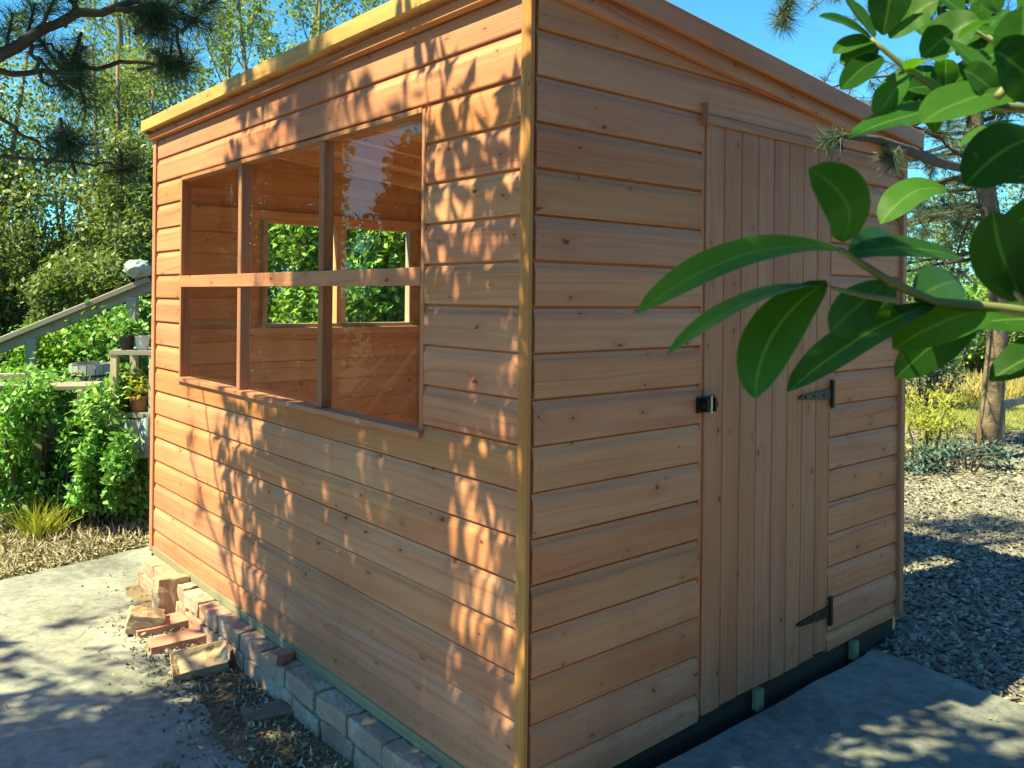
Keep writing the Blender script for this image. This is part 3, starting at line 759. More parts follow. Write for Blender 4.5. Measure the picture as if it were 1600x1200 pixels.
g = G(428, 1122); loose('dark dirty brick half sunk in the soil at the foot of the plinth', g + Vector((-.02, .02, .0)), (.2, .11, .05), (R(3), R(-5), R(20)), M['mud_brick'], .006)
g = shed_pt(-.065, a_of(470), .17); loose('small red brick piece lying on top of the plinth', g, (.09, .05, .035), (R(5), R(9), R(60)), M['red_brick'], .004, bev=.005)

sp_ = []
for i in range(40):
    y = 3.02 - i * .11; sp_.append(shed_pt(-.105 - max(.02, (.07 + .20 * math.exp(-((y - 1.05) / .7) ** 2)) * random.uniform(.75, 1.2)), y, .007))
sheet('soil_strip', [shed_pt(-.05, 3.02, .007)] + sp_ + [shed_pt(-.05, -1.3, .007)], M['soil'], .005, jag=.006, sub=2)
# debris and litter along the plinth, on the path edge and under the shrubs
def flakes(name, P, L, W, mtl, up=1.2, label=None, cat=None):
    V = leaf_quads(P, L, W, up=up); return tag(quads_mesh(name, V, mtl, rng.random(len(P))), label, cat, kind='stuff')
n = 1900; yy = rng.uniform(.2, 2.6, n); dd = np.abs(rng.normal(0, .13, n)) * (1.25 - .25 * yy / 2.6)
xx = -.105 - dd
bx = CX + ca * xx - sa * yy; by = CY + sa * xx + ca * yy
flakes('leaf_litter', np.column_stack([bx, by, .006 + rng.random(n) * .012]), rng.uniform(.012, .04, n), rng.uniform(.006, .014, n), M['straw'], 1.0, 'dry leaf litter and soil crumbs along the brick plinth', 'leaf litter')
n = 3800; yy = np.abs(rng.normal(1.0, .7, n)); xx = -.09 - np.abs(rng.normal(0, .14, n))
bx = CX + ca * xx - sa * yy; by = CY + sa * xx + ca * yy
tag(scatter_stones('soil_crumbs', np.column_stack([bx, by, .006 + rng.random(n) * .006]), rng.uniform(.0025, .010, n), M['soil']), 'dark soil crumbs at the foot of the brick plinth', 'soil', kind='stuff')
q = np.concatenate([poly_points([(p.x, p.y) for p in pa], 420), np.zeros((0, 2))])
flakes('path_litter', np.column_stack([q, .007 + rng.random(len(q)) * .004]), rng.uniform(.01, .035, len(q)), rng.uniform(.005, .013, len(q)), M['straw'], 1.6, 'scattered dry leaf bits lying on the concrete path', 'leaf litter')
q = poly_points([(p.x, p.y) for p in (e0, e1, e1 + ed * 1.2, e1 + ed * 2.4 + Vector((.2, -1.6, 0)), shed_pt(0, -2.8))], 420)
flakes('slab_litter', np.column_stack([q, ZS + .003 + rng.random(len(q)) * .004]), rng.uniform(.01, .03, len(q)), rng.uniform(.005, .012, len(q)), M['straw'], 1.6, 'scattered dry leaf bits lying on the slab before the door', 'leaf litter')
lit = [G(-300, 900), G(0, 905), G(120, 879), G(232, 852), G(232, 800), G(0, 815), G(-300, 830)]
q = poly_points(lit, 9000)
flakes('straw_mulch', np.column_stack([q, .0 + rng.random(len(q)) * .02]), rng.uniform(.03, .09, len(q)), rng.uniform(.006, .014, len(q)), M['straw'], 1.6, 'dry straw and twig mulch between the path and the shrubs', 'mulch')

# ------------------------------------------------------------------ trees and shrubs
def branch_path(p0, d, length, n=6, wob=.12, lift=0.0, rnd=random):
    pts = [Vector(p0)]; d = Vector(d).normalized()
    for i in range(n):
        d = (d + Vector((rnd.gauss(0, wob), rnd.gauss(0, wob), rnd.gauss(0, wob) + lift))).normalized()
        pts.append(pts[-1] + d * length / n)
    return pts
def taper(n, r0, r1): return [r0 + (r1 - r0) * i / (n - 1) for i in range(n)]

def shrub(name, label, cat, loc, blobs, n, L, W, mtl, group=None, stems=5, droop=.1, up=.8, clump=5, bark='darkbark', leafname='foliage', gappy=-.38):
    root = empty(name, loc); tag(root, label, cat, group)
    P, idx = blob_points(blobs, n); keep = P[:, 2] > .02; P = P[keep]; idx = idx[keep]; 
    gap = smooth_noise(P + np.array(loc) * 3, clump) + rng.normal(0, .25, len(P)) > gappy
    P = P[gap]; idx = idx[gap]
    V = leaf_quads(P, rng.uniform(.7, 1.25, len(P)) * L, rng.uniform(.7, 1.2, len(P)) * W, up=up, droop=droop)
    br = rng.random(len(blobs))
    rv = np.clip(.42 * rng.random(len(P)) + .33 * br[idx] + .18 * (smooth_noise(P, clump * .7) + .5), 0, 1)
    quads_mesh(leafname, V, mtl, rv, root)
    mb = MB(); B = np.array(blobs)
    for i in range(stems):
        b = B[i % len(B)]; e = Vector((b[0] + random.uniform(-.5, .5) * b[3], b[1] + random.uniform(-.5, .5) * b[4], b[2] + .4 * b[5]))
        s = Vector((e.x * .35, e.y * .35, -.05)); m_ = s.lerp(e, .5) + Vector((random.uniform(-.1, .1), random.uniform(-.1, .1), .1))
        rr = .012 + .012 * e.z
        mb.tube([s, s.lerp(m_, .5), m_, m_.lerp(e, .5), e], taper(5, rr, rr * .3), 6)
    mb.build('stem', M[bark], root, smooth=True)
    return root

def broadleaf(name, label, cat, loc, h, spread, n_leaf, L, W, mtl, group=None, thin=False, bark='greybark', lean=(0, 0), clear=.25, limbs=14, seed=1):
    """trunk, limbs, twigs; leaves along the outer twigs"""
    rd = random.Random(seed)
    root = empty(name, loc); tag(root, label, cat, group)
    tr = MB(); cr = MB(); tips = []
    top = Vector((lean[0], lean[1], h)); r0 = .035 * h / 3 if not thin else .011 * h
    path = [Vector((0, 0, -.1)).lerp(top, i / 8) + Vector((rd.gauss(0, .02 * h / 3), rd.gauss(0, .02 * h / 3), 0)) * (i > 0) for i in range(9)]
    tr.tube(path, taper(9, r0, r0 * .15), 8)
    for i in range(limbs):
        f = clear + (1 - clear) * (i + rd.random()) / limbs; j = min(7, int(f * 8)); p = path[j].lerp(path[j + 1], f * 8 - j)
        a = i * 2.4 + rd.random(); ln = spread * (1.15 - .75 * f) * rd.uniform(.75, 1.2)
        up = (.9 if thin else .35) + .6 * f
        d = Vector((math.cos(a), math.sin(a), up)); bp = branch_path(p, d, ln, 5, .12, .06 if thin else .0, rd)
        rb = r0 * (1 - f * .85) * .42; cr.tube(bp, taper(6, rb, rb * .2), 5)
        for k in range(7 if thin else 6):
            q = bp[1 + (k * 5 // 7)].lerp(bp[min(5, 2 + (k * 5 // 7))], rd.random()); d2 = (bp[-1] - bp[0]).normalized() + Vector((rd.gauss(0, .5), rd.gauss(0, .5), rd.gauss(.15, .4)))
            tp = branch_path(q, d2, ln * rd.uniform(.3, .55), 4, .16, .05 if thin else -.02, rd)
            cr.tube(tp, taper(5, rb * .35, rb * .08), 3, cap=False)
            tips.append(tp)
            for k2 in range(2 if thin else 1):
                t2 = branch_path(tp[2], (tp[-1] - tp[0]).normalized() + Vector((rd.gauss(0, .6), rd.gauss(0, .6), rd.gauss(.1, .5))), ln * .28, 3, .15, .03, rd)
                cr.tube(t2, taper(4, rb * .18, rb * .06), 3, cap=False); tips.append(t2 + [t2[-1]])
    tr.build('trunk', M[bark], root, smooth=True); bo = cr.build('branches', M[bark], root)
    T = np.array([[tuple(p) for p in t[:5]] for t in tips if len(t) >= 5])
    i = rng.integers(0, len(T), n_leaf); f = rng.random(n_leaf) ** .7 * 3.99; j = f.astype(int)
    P = T[i, j] + (T[i, j + 1] - T[i, j]) * (f - j)[:, None] + rng.normal(0, .03 * spread if thin else .075 * spread, (n_leaf, 3))
    V = leaf_quads(P, rng.uniform(.7, 1.25, n_leaf) * L, rng.uniform(.7, 1.2, n_leaf) * W, up=.3, droop=.15)
    br = rng.random(len(T)); rv = np.clip(.5 * rng.random(n_leaf) + .5 * br[i], 0, 1)
    quads_mesh('crown', V, mtl, rv, root)
    return root

def needles(tips, per, ln, wd, ang=.9, spread=.7):
    """bottle-brush tufts round the last part of each twig; tips = [(base, end)]"""
    A = np.array([tuple(a) for a, b in tips]); B = np.array([tuple(b) for a, b in tips])
    A = np.repeat(A, per, 0); B = np.repeat(B, per, 0); n = len(A)
    f = rng.random(n)[:, None] ** .8; P = A + (B - A) * f
    ax = unit(B - A); s = unit(np.cross(ax, rng.normal(size=(n, 3))))
    d = unit(s * ang + ax * rng.uniform(.15, 1.3, (n, 1)) * spread + rng.normal(0, .1, (n, 3)))
    L = ln * rng.uniform(.7, 1.15, (n, 1)); w_ = unit(np.cross(d, rng.normal(size=(n, 3)))) * wd / 2
    tip = P + d * L + np.array([0, 0, -1]) * L * rng.uniform(0, .15, (n, 1))
    return np.stack([P - w_ * .8, P + w_ * .8, tip + w_ * .25, tip - w_ * .25], 1)

# pine with bare dark boughs over the upper left of the view
def pine_left():
    D = 2.7
    root = empty('pine_tree', (-3.3, 2.0, 0)); tag(root, 'dark pine whose needle boughs hang in from the upper left in front of the wood', 'tree')
    o = Vector(root.location)
    tr = MB(); tr.tube([(0, 0, -.1), (.03, .02, 1.2), (-.02, .05, 2.4), (.04, .0, 3.8), (0, .03, 5.2), (.06, 0, 7.0), (.0, .05, 8.8), (.05, 0, 10.2)], [.17, .155, .14, .13, .12, .10, .06, .015], 10)
    tr.build('trunk', M['bark'], root, smooth=True)
    br = MB(); tips = []
    def limb(pix, r0, r1, start=None):
        pts = [U(x, y, d) - o for x, y, d in pix]
        if start is not None: pts = [Vector(start)] + pts
        out = []
        for i in range(len(pts) - 1):
            for k in range(3): out.append(pts[i].lerp(pts[i + 1], k / 3) + Vector((random.gauss(0, .006), random.gauss(0, .006), random.gauss(0, .006))))
        out.append(pts[-1]); br.tube(out, taper(len(out), r0, r1), 6); return pts
    def tuft(x, y, d, dx, dy, l=.13, dd=0.0):
        e = U(x, y, d) - o; b = e - Vector((dx, dd, dy)).normalized() * l
        tips.append((b, e)); br.tube([b, e], [.006, .004], 5); return b
    limb([(-60, 110, 2.6), (0, 84, 2.6), (70, 45, 2.65), (120, 22, 2.7), (180, 10, 2.7), (215, 2, 2.75)], .024, .010, (0, 0, 2.55))
    limb([(120, 22, 2.7), (108, 0, 2.6), (120, -60, 2.6)], .011, .006)
    limb([(180, 12, 2.7), (240, 18, 2.75), (275, 45, 2.8), (285, 95, 2.85)], .010, .005)
    limb([(215, 2, 2.75), (262, 5, 2.75), (300, 32, 2.8), (330, 38, 2.8)], .008, .004)
    limb([(-60, 125, 2.6), (0, 115, 2.6), (60, 112, 2.7), (112, 108, 2.75), (150, 104, 2.8), (200, 98, 2.8), (255, 102, 2.85), (290, 103, 2.85)], .012, .005, (0, 0, 2.3))
    limb([(112, 108, 2.75), (85, 75, 2.75), (60, 60, 2.8)], .007, .003)
    limb([(40, 60, 2.65), (55, 95, 2.6), (62, 130, 2.6), (90, 140, 2.6), (105, 140, 2.6)], .008, .003)
    limb([(-60, 170, 2.6), (0, 190, 2.6), (40, 215, 2.6), (80, 236, 2.65)], .010, .004, (0, 0, 2.1))
    limb([(250, 100, 2.85), (275, 55, 2.85), (284, 45, 2.9)], .005, .003)
    limb([(130, 255, 2.7), (170, 255, 2.75), (215, 268, 2.8)], .006, .003, (.1, 0, 2.0))
    for t in [(285, 108, 2.85, 1, -.25), (268, 100, 2.8, .9, -.6), (302, 98, 2.9, 1, .3), (255, 35, 2.75, .8, -.5), (240, 55, 2.8, .3, -1), (275, 12, 2.75, 1, .1),
              (262, 62, 2.85, .2, -1), (250, 48, 2.7, .5, -.9), (228, 22, 2.75, .9, -.3), (278, 30, 2.85, .8, -.7), (258, 15, 2.7, .8, .5), (292, 112, 2.8, .8, -.5), (275, 96, 2.95, .7, .3),
              (300, -5, 2.8, 1, .6), (340, -2, 2.85, 1, .3), (330, 42, 2.8, 1, -.2), (320, 10, 2.8, .6, .8), (118, 92, 2.75, .2, 1), (130, 72, 2.8, .6, .9), (108, 112, 2.7, -.2, -.9), (122, 128, 2.7, .2, -1),
              (62, 62, 2.8, -.6, .8), (95, 80, 2.8, -.3, 1), (20, 20, 2.7, .2, 1), (55, 5, 2.7, .3, 1), (-20, 40, 2.6, .1, 1), (90, -15, 2.6, .2, 1), (130, -20, 2.6, .5, 1),
              (118, 215, 2.65, .8, .8), (95, 205, 2.65, -.2, 1), (128, 232, 2.65, 1, -.3), (105, 238, 2.6, .1, -1), (212, 262, 2.8, 1, .2), (190, 240, 2.8, .2, .6), (135, 170, 2.7, .3, -1), (112, 150, 2.6, .6, -.8)]:
        tuft(t[0], t[1], t[2], t[3], t[4], random.uniform(.10, .15), random.uniform(-.5, .5))
    # boughs above and to the side, outside the frame
    for i in range(26):
        z = random.uniform(2.9, 5.8); a = random.uniform(0, 6.28); ln = (6.6 - z) * .42
        p = Vector((0, 0, z)); bp = branch_path(p, (math.cos(a), math.sin(a), .15), ln, 5, .1)
        br.tube(bp, taper(6, .018, .006), 5)
        for k in range(5):
            q = bp[2 + k % 4]; e = q + Vector((random.gauss(0, .2), random.gauss(0, .2), random.gauss(.08, .1))); tips.append((q, e))
    # high boughs whose shade falls on the gravel beyond the shed
    for px, py, n_ in [(1460, 1000, 3), (1530, 985, 4), (1600, 1010, 3), (1660, 980, 4), (1440, 825, 3), (1500, 815, 4), (1560, 830, 3), (1620, 820, 4)]:
        for k in range(n_):
            c = G(px + random.gauss(0, 30), py + random.gauss(0, 12), .12) + SUN * random.uniform(9.6, 10.8) - o
            s0 = Vector((0, 0, max(4.5, c.z - .8))); br.tube([s0, s0.lerp(c, .5) + Vector((0, 0, .15)), c], [.03, .018, .006], 5)
            for j in range(4):
                e = c + Vector((random.gauss(0, .16), random.gauss(0, .16), random.gauss(0, .1))); tips.append((s0.lerp(c, .9), e))
    br.build('bough', M['darkbark'], root, smooth=True)
    V = needles(tips, 210, .095, .0023, .9, .8); quads_mesh('needles', V, M['needle'], np.repeat(rng.random(len(tips)), 210) * .5 + rng.random(len(V)) * .5, root)
pine_left()

# pine on the right, trunk by the lawn, long boughs reaching forward past the shed
def pine_right():
    base = G(1540, 722, .12); root = empty('pine_tree', base); o = base
    tag(root, 'tall pine with a bare brown trunk standing in the gravel by the lawn', 'tree')
    tp = [(1540, 735, 7.8), (1548, 650, 7.8), (1556, 560, 7.75), (1562, 480, 7.7), (1558, 400, 7.6), (1545, 320, 7.5), (1525, 230, 7.45), (1520, 120, 7.4), (1535, 0, 7.4), (1540, -140, 7.4), (1545, -320, 7.4)]
    tr = MB(); tr.tube([U(*p) - o for p in tp], [.125, .10, .09, .085, .08, .078, .074, .068, .058, .04, .02], 12)
    tr.build('trunk', M['bark'], root, smooth=True)
    br = MB(); tips = []
    def limb(pix, r0, r1):
        pts = [U(*p) - o for p in pix]; br.tube(pts, taper(len(pts), r0, r1), 6)
    def tuft(x, y, d, dx, dy, l=.1):
        e = U(x, y, d) - o; b = e - Vector((dx, random.uniform(-.4, .4), dy)).normalized() * l; tips.append((b, e)); br.tube([b, e], [.005, .0035], 5)
    limb([(1525, 260, 7.45), (1500, 262, 5.5), (1470, 255, 4.0), (1420, 235, 3.2), (1370, 218, 2.9), (1318, 212, 2.75), (1295, 216, 2.72)], .035, .005)
    limb([(1420, 235, 3.2), (1400, 240, 3.0), (1392, 246, 2.95)], .009, .004)
    limb([(1530, -60, 7.4), (1420, -90, 5.0), (1300, -60, 3.2), (1240, -20, 2.75), (1228, 30, 2.7)], .04, .005)
    for t in [(1288, 217, 2.72, -1, -.1), (1300, 212, 2.75, -.6, .6), (1290, 226, 2.75, -.5, -.8), (1390, 250, 2.95, -.6, -.8), (1396, 262, 2.95, -.1, -1), (1380, 240, 2.95, -1, .3),
              (1222, 42, 2.7, -.3, -1), (1230, 36, 2.7, .3, -.8), (1216, 30, 2.72, -.8, -.6), (1228, 5, 2.7, -.2, -.6), (1240, 0, 2.7, .5, .5)]:
        tuft(*t, l=.06)
    near_n = len(tips)
    for i in range(64):
        f = random.uniform(.40, .98); k = f * 10; j = min(9, int(k)); p = (U(*tp[j]) - o).lerp(U(*tp[j + 1]) - o, k - j)
        a = random.uniform(0, 6.28); ln = random.uniform(.7, 1.9) * (1.25 - f * .6)
        bp = branch_path(p, (math.cos(a), math.sin(a), -.05), ln, 6, .12, -.02); br.tube(bp, taper(7, .022, .006), 5)
        for k in range(15):
            q = bp[2 + k % 5]; e = q + Vector((random.gauss(0, .20), random.gauss(0, .20), random.gauss(-.02, .12))); b = q.lerp(e, .3); tips.append((b, e)); br.tube([q, e], [.006, .003], 3, cap=False)
    br.build('bough', M['darkbark'], root, smooth=True)
    V = np.concatenate([needles(tips[:near_n], 150, .062, .0018, .9, .8), needles(tips[near_n:], 70, .085, .0045, .9, .8)])
    quads_mesh('needles', V, M['needle_pale'], rng.random(len(V)), root)
pine_right()

# ---- rhododendron reaching in from the right
def rhodo_leaf(P0, P1, width, nrm, bend, parent, fold=.12, curl=0.0, label=None):
    P0, P1 = Vector(P0), Vector(P1); ax = P1 - P0; ln = ax.length; n_ = Vector(nrm).normalized(); nu, nv = 14, 8
    bend = Vector(bend); mb = MB(); g = []
    for i in range(nu + 1):
        t = i / nu; c = P0 + ax * t + bend * (4 * t * (1 - t)) 
        T = (ax + bend * (4 - 8 * t)).normalized(); s = T.cross(n_).normalized(); nn = s.cross(T)
        wv = width * .5 * (math.sin(math.pi * min(1, t ** .92)) ** .62 * (.72 + .42 * t) if 0 < t < 1 else 0) + .0012
        row = []
        for j in range(nv + 1):
            v = j / nv * 2 - 1
            row.append(c + s * (wv * v) + nn * (fold * wv * abs(v) - curl * wv * v * v + .010 * width * math.sin(t * 17 + v * 2.0)))
        g.append(row)
    for i in range(nu):
        for j in range(nv):
            mb.poly([g[i][j], g[i + 1][j], g[i + 1][j + 1], g[i][j + 1]], [(i / nu, j / nv), ((i + 1) / nu, j / nv), ((i + 1) / nu, (j + 1) / nv), (i / nu, (j + 1) / nv)])
    o = mb.build('leaf', M['rhodo'], parent, smooth=True)
    if label: o['label'] = label
    return o
def rhododendron():
    base = Vector((1.9, .75, .10)); root = empty('rhododendron', base)
    tag(root, 'rhododendron whose long glossy leaves reach in from the right across the door', 'shrub')
    st = MB()
    def q(x, y, d): return U(x, y, d) - base
    def limb(pix, r0, r1, start=None):
        pts = ([Vector(start)] if start else []) + [q(*p) for p in pix]; out = []
        for i in range(len(pts) - 1):
            for k in range(3): out.append(pts[i].lerp(pts[i + 1], k / 3))
        out.append(pts[-1]); st.tube(out, taper(len(out), r0, r1), 7)
    limb([(1700, 500, .70), (1560, 482, .68), (1460, 472, .66), (1390, 440, .63), (1340, 408, .61), (1312, 390, .60)], .0055, .0022, (0, 0, .95))
    limb([(1400, 470, .62), (1350, 462, .60), (1300, 450, .59)], .0024, .0016)
    limb([(1700, 560, .60), (1600, 470, .56), (1545, 420, .55)], .004, .002, (0, .02, .9))
    limb([(1720, 150, .80), (1600, 170, .74), (1500, 160, .72), (1420, 110, .72), (1360, 60, .72)], .006, .002, (0, 0, 1.5))
    limb([(1720, 60, .62), (1600, 110, .58), (1560, 150, .56)], .006, .003, (0, 0, 1.6))
    for s, e in (((0, 0, -.1), (0, 0, 1.0)), ((.1, .1, -.1), (0, 0, 1.6))): st.tube([s, Vector(s).lerp(Vector(e), .5) + Vector((.05, -.04, 0)), e], [.03, .025, .012], 8)
    # base pixel+depth, tip pixel+depth, width m, normal, bend (m)
    up = (0, -.35, 1); fc = (-.2, -1, .35)
    LV = [((1312, 390, .60), (996, 489, .56), .030, (-.1, -.75, 1), (0, 0, .017), .20),
          ((1302, 448, .59), (1044, 553, .55), .027, (-.2, -.22, 1), (0, 0, .013), .20),
          ((1292, 440, .59), (1180, 622, .56), .037, (-.55, -1, .25), (-.012, 0, .004), .10),
          ((1462, 474, .66), (1231, 612, .60), .036, (-.35, -.6, 1), (.0, 0, .008), .18),
          ((1314, 378, .60), (1264, 264, .52), .035, (-.2, -1, .10), (.006, -.02, .0), .06),
          ((1385, 442, .63), (1297, 519, .58), .030, (.5, -1, .4), (-.004, 0, -.002), .10),
          ((1322, 398, .605), (1500, 402, .66), .026, (0, -.85, .9), (0, 0, .006), .12),
          ((1330, 402, .61), (1420, 396, .72), .032, (0, -1, .6), (0, 0, .010), .12),
          ((1400, 450, .63), (1372, 476, .70), .030, (.2, -1, .4), (0, 0, -.004), .1),
          ((1560, 482, .68), (1396, 545, .64), .040, (.1, -.7, .8), (0, 0, .006), .15),
          ((1540, 484, .68), (1400, 590, .72), .036, (.3, -.8, .5), (0, 0, .004), .15),
          ((1430, 470, .65), (1500, 440, .74), .038, (0, -1, .5), (0, 0, .004), .1),
          ((1600, 470, .56), (1552, 330, .52), .038, (-.4, -1, 0), (-.004, 0, 0), .12),
          ((1590, 470, .56), (1640, 330, .54), .05, (.3, -1, 0), (0, 0, 0), .12),
          ((1600, 472, .56), (1760, 520, .52), .05, (.1, -.8, .7), (0, 0, .006), .12),
          # upper right spray
          ((1590, 172, .74), (1326, 216, .70), .040, (-.1, -.55, 1), (0, 0, .012), .16),
          ((1600, 150, .60), (1440, 192, .58), .040, (.1, -.6, .8), (0, 0, .008), .14),
          ((1620, 215, .56), (1508, 290, .54), .038, (-.1, -1, .15), (0, 0, .006), .08),
          ((1640, 160, .56), (1552, 78, .54), .038, (-.5, -1, .2), (0, 0, .004), .10),
          ((1570, 168, .60), (1506, 110, .60), .034, (.3, -1, .5), (0, 0, .004), .12),
          ((1560, 150, .60), (1480, 60, .64), .036, (.4, -.8, .3), (0, 0, .004), .12),
          ((1600, 120, .60), (1600, 10, .6), .040, (-.4, -1, .2), (0, 0, 0), .12),
          ((1600, 190, .62), (1500, 230, .64), .030, (.3, -.4, 1), (0, 0, .006), .14),
          ((1480, 300, .95), (1376, 350, .95), .048, (-.2, -.6, .8), (0, 0, .018), .15),
          # dark top cluster
          ((1362, 62, .72), (1280, 26, .72), .018, (.2, -.8, .8), (0, 0, .004), .2),
          ((1366, 58, .72), (1322, -6, .74), .024, (.5, -.8, .3), (0, 0, 0), .15),
          ((1370, 64, .72), (1302, 84, .72), .017, (0, -.8, .6), (0, 0, .004), .2),
          ((1374, 74, .72), (1312, 98, .73), .022, (.2, -.9, .3), (0, 0, 0), .2),
          ((1380, 90, .72), (1314, 140, .71), .022, (.2, -.8, .5), (0, 0, .004), .2),
          ((1390, 60, .72), (1466, 0, .70), .032, (-.3, -.9, .5), (0, 0, .004), .15),
          ((1380, 55, .72), (1400, -40, .70), .034, (-.3, -.9, .2), (0, 0, .004), .15),
          ((1420, 110, .72), (1470, 95, .68), .034, (0, -.8, .7), (0, 0, .004), .15),
          ((1430, 112, .72), (1370, 186, .74), .034, (-.4, -.6, .7), (0, 0, .006), .15),
          ((1440, 90, .72), (1530, 30, .7), .040, (-.3, -.9, .5), (0, 0, .004), .15),
          ((1500, 60, .66), (1580, 30, .62), .036, (0, -.7, .8), (0, 0, .004), .15),
          ((1450, 60, .76), (1400, 20, .8), .036, (.2, -.9, .3), (0, 0, .004), .15),
          ((1500, 20, .76), (1440, -20, .8), .04, (.2, -.9, .3), (0, 0, .004), .15),
          ((1560, 20, .7), (1520, -40, .7), .04, (.2, -.9, .3), (0, 0, .004), .15)]
    for k in range(8):
        cx_, cy_, cd = random.uniform(1400, 1600), random.uniform(-30, 190), random.uniform(.95, 1.35)
        st.tube([q(1680, 120, 1.1), q((1680 + cx_) / 2, (120 + cy_) / 2 + 15, (1.1 + cd) / 2), q(cx_, cy_, cd)], [.004, .003, .0015], 5)
        for j in range(6):
            a = j * 1.05 + random.random() * .7; r_ = random.uniform(50, 85) * 1.1 / cd
            LV.append(((cx_, cy_, cd), (cx_ + r_ * math.cos(a) - 8, cy_ + r_ * .8 * math.sin(a) + 10, cd + random.uniform(-.05, .05)), random.uniform(.024, .034), (random.uniform(-.4, .4), -.7, random.uniform(.2, 1)), (0, 0, random.uniform(.002, .007)), .15))
    # the remaining whorls, outside the frame
    for c in ((1740, 60, .8), (1760, 300, .75), (1740, 520, .7), (1800, -120, .9), (1650, -120, .8)):
        for k in range(7):
            a = k * .9 + random.random(); LV.append((c, (c[0] + 220 * math.cos(a), c[1] + 160 * math.sin(a), c[2] + random.uniform(-.06, .06)), .038, (random.uniform(-.3, .3), -.7, .8), (0, 0, .008), .15))
    for b_, t_, wd, nr, bd, fo in LV: rhodo_leaf(q(*b_), q(*t_), wd, nr, bd, root, fo)
    st.build('stem', M['stem'], root, smooth=True)
rhododendron()

# ---- tree on the window side, outside the frame, that throws the dappled shade on the wall
def shade_tree():
    base = Vector((-3.4, .9, 0)); root = empty('laurel_tree', base)
    tag(root, 'leafy laurel tree standing left of the camera that dapples the window wall with shade', 'tree')
    tr = MB(); tr.tube([(0, 0, -.1), (.1, .1, 1.2), (.35, .25, 2.3), (.8, .5, 3.2), (1.0, .6, 4.4)], [.12, .10, .08, .065, .03], 9)
    tr.build('trunk', M['greybark'], root, smooth=True)
    br = MB(); leaves = []; rnd = []
    hub = base + Vector((.35, .25, 2.3)); hub2 = base + Vector((.8, .5, 3.2))
    def dens(y, z):
        """how leafy the crown is along the ray to the wall point"""
        x_edge = 1.92 if z < 1.1 else (1.55 if z < 1.9 else 2.0)
        if y > x_edge + .12 * math.sin(z * 9): return 0.0
        d = .84 if z < 1.15 else .58
        if 1.05 < z < 2.1 and .75 < y < 2.0: d = .16
        if y < .75 and z > 1.5: d = .42
        if y < .62 and z < .95: d = .38
        if .25 < y < .9 and 1.15 < z < 1.75: d = .72
        return d
    clumps = []
    tries = 0
    while len(clumps) < 165 and tries < 9000:
        tries += 1
        y = random.uniform(-.5, 2.3); z = random.uniform(-.2, 2.5)
        if random.random() > dens(y, z) * (.45 + .75 * (smooth_noise(np.array([[y * 1.0, z * .55, 3.0]]), 5.5)[0] * .8 + .4)): continue
        tt = random.uniform(1.9, 3.0) if (y < .75 and z > 1.3) else random.uniform(2.8, 4.4)
        p = shed_pt(0, y, z) + SUN * tt
        if p.y > .3 and abs(p.x / p.y) < .74 and -.70 < (p.z - H) / p.y < .62: continue
        clumps.append(p)
    # more crown over the path (shade in the lower left of the view)
    for i in range(105):
        g_ = G(random.uniform(-180, 430), random.uniform(1095, 1340), 0); clumps.append(g_ + SUN * random.uniform(4.4, 6.4))
    for i in range(5):
        g_ = G(random.uniform(-100, 240), random.uniform(930, 1080), 0); clumps.append(g_ + SUN * random.uniform(4.6, 6.4))
    for i in range(11):      # twigs over the camera that shade the reaching rhododendron leaves
        clumps.append(U(random.uniform(985, 1330), random.uniform(370, 625), .57) + SUN * random.uniform(1.3, 2.4))
    for p in clumps:
        h_ = min((hub, hub2, base + Vector((1.0, .6, 4.4))), key=lambda q: (p - q).length)
        m_ = h_.lerp(p, .55) + Vector((random.gauss(0, .12), random.gauss(0, .12), random.gauss(.05, .1)))
        br.tube([h_ - base, h_.lerp(m_, .5) - base + Vector((random.gauss(0, .05), 0, random.gauss(0, .05))), m_ - base, m_.lerp(p, .6) - base, p - base], [.018, .012, .008, .006, .003], 5)
        for k in range(3):
            e = p + Vector((random.gauss(0, .10), random.gauss(0, .10), random.gauss(-.04, .10)))
            br.tube([m_.lerp(p, .5 + .15 * k) - base, e - base], [.005, .002], 4, cap=False)
            n = random.randint(7, 11)
            c0 = np.array(tuple(e - base)); P = c0 + rng.normal(0, .012, (n, 3))
            leaves.append(leaf_quads(P, rng.uniform(.09, .155, n), rng.uniform(.032, .052, n), up=.3, droop=.65)); rnd.append(rng.random(n))
    br.build('branches', M['darkbark'], root, smooth=True)
    quads_mesh('crown', np.concatenate(leaves), M['rhodo_small'], np.concatenate(rnd), root)
shade_tree()

# ---- wood behind, on the left: thin spring trees, dense evergreens, hedge
kinds = ['slender pale-barked tree in thin spring leaf rising behind the shed roof', 'thin multi-twigged tree with sparse yellow-green leaves in the wood', 'tall bare-twigged tree with a few fresh leaves against the sky']
protos = []
for i in range(3):
    protos.append(broadleaf('birch_tree', kinds[i], 'tree', (0, 0, 0), (9.5, 8.0, 10.5)[i], 1.9, (5200, 6200, 2600)[i], .085, .055, M['spring'], 'slender spring trees of the wood', thin=True, lean=(.3 * (i - 1), .1), clear=.12, limbs=22, seed=10 + i))
spots = [(-9.6, 15.0, 0, .9), (-7.9, 17.2, 1, 1.0), (-6.6, 14.4, 2, .92), (-5.9, 18.0, 1, 1.05), (-5.1, 15.5, 0, .95), (-4.3, 17.5, 2, 1.0), (-3.5, 15.6, 1, 1.05), (-2.6, 18.2, 0, 1.1), (-1.9, 16.2, 2, 1.0), (-.9, 18.0, 1, 1.1), (.1, 17.0, 0, 1.0), (-8.7, 13.4, 2, .85), (-11.5, 16.5, 1, 1.0)]
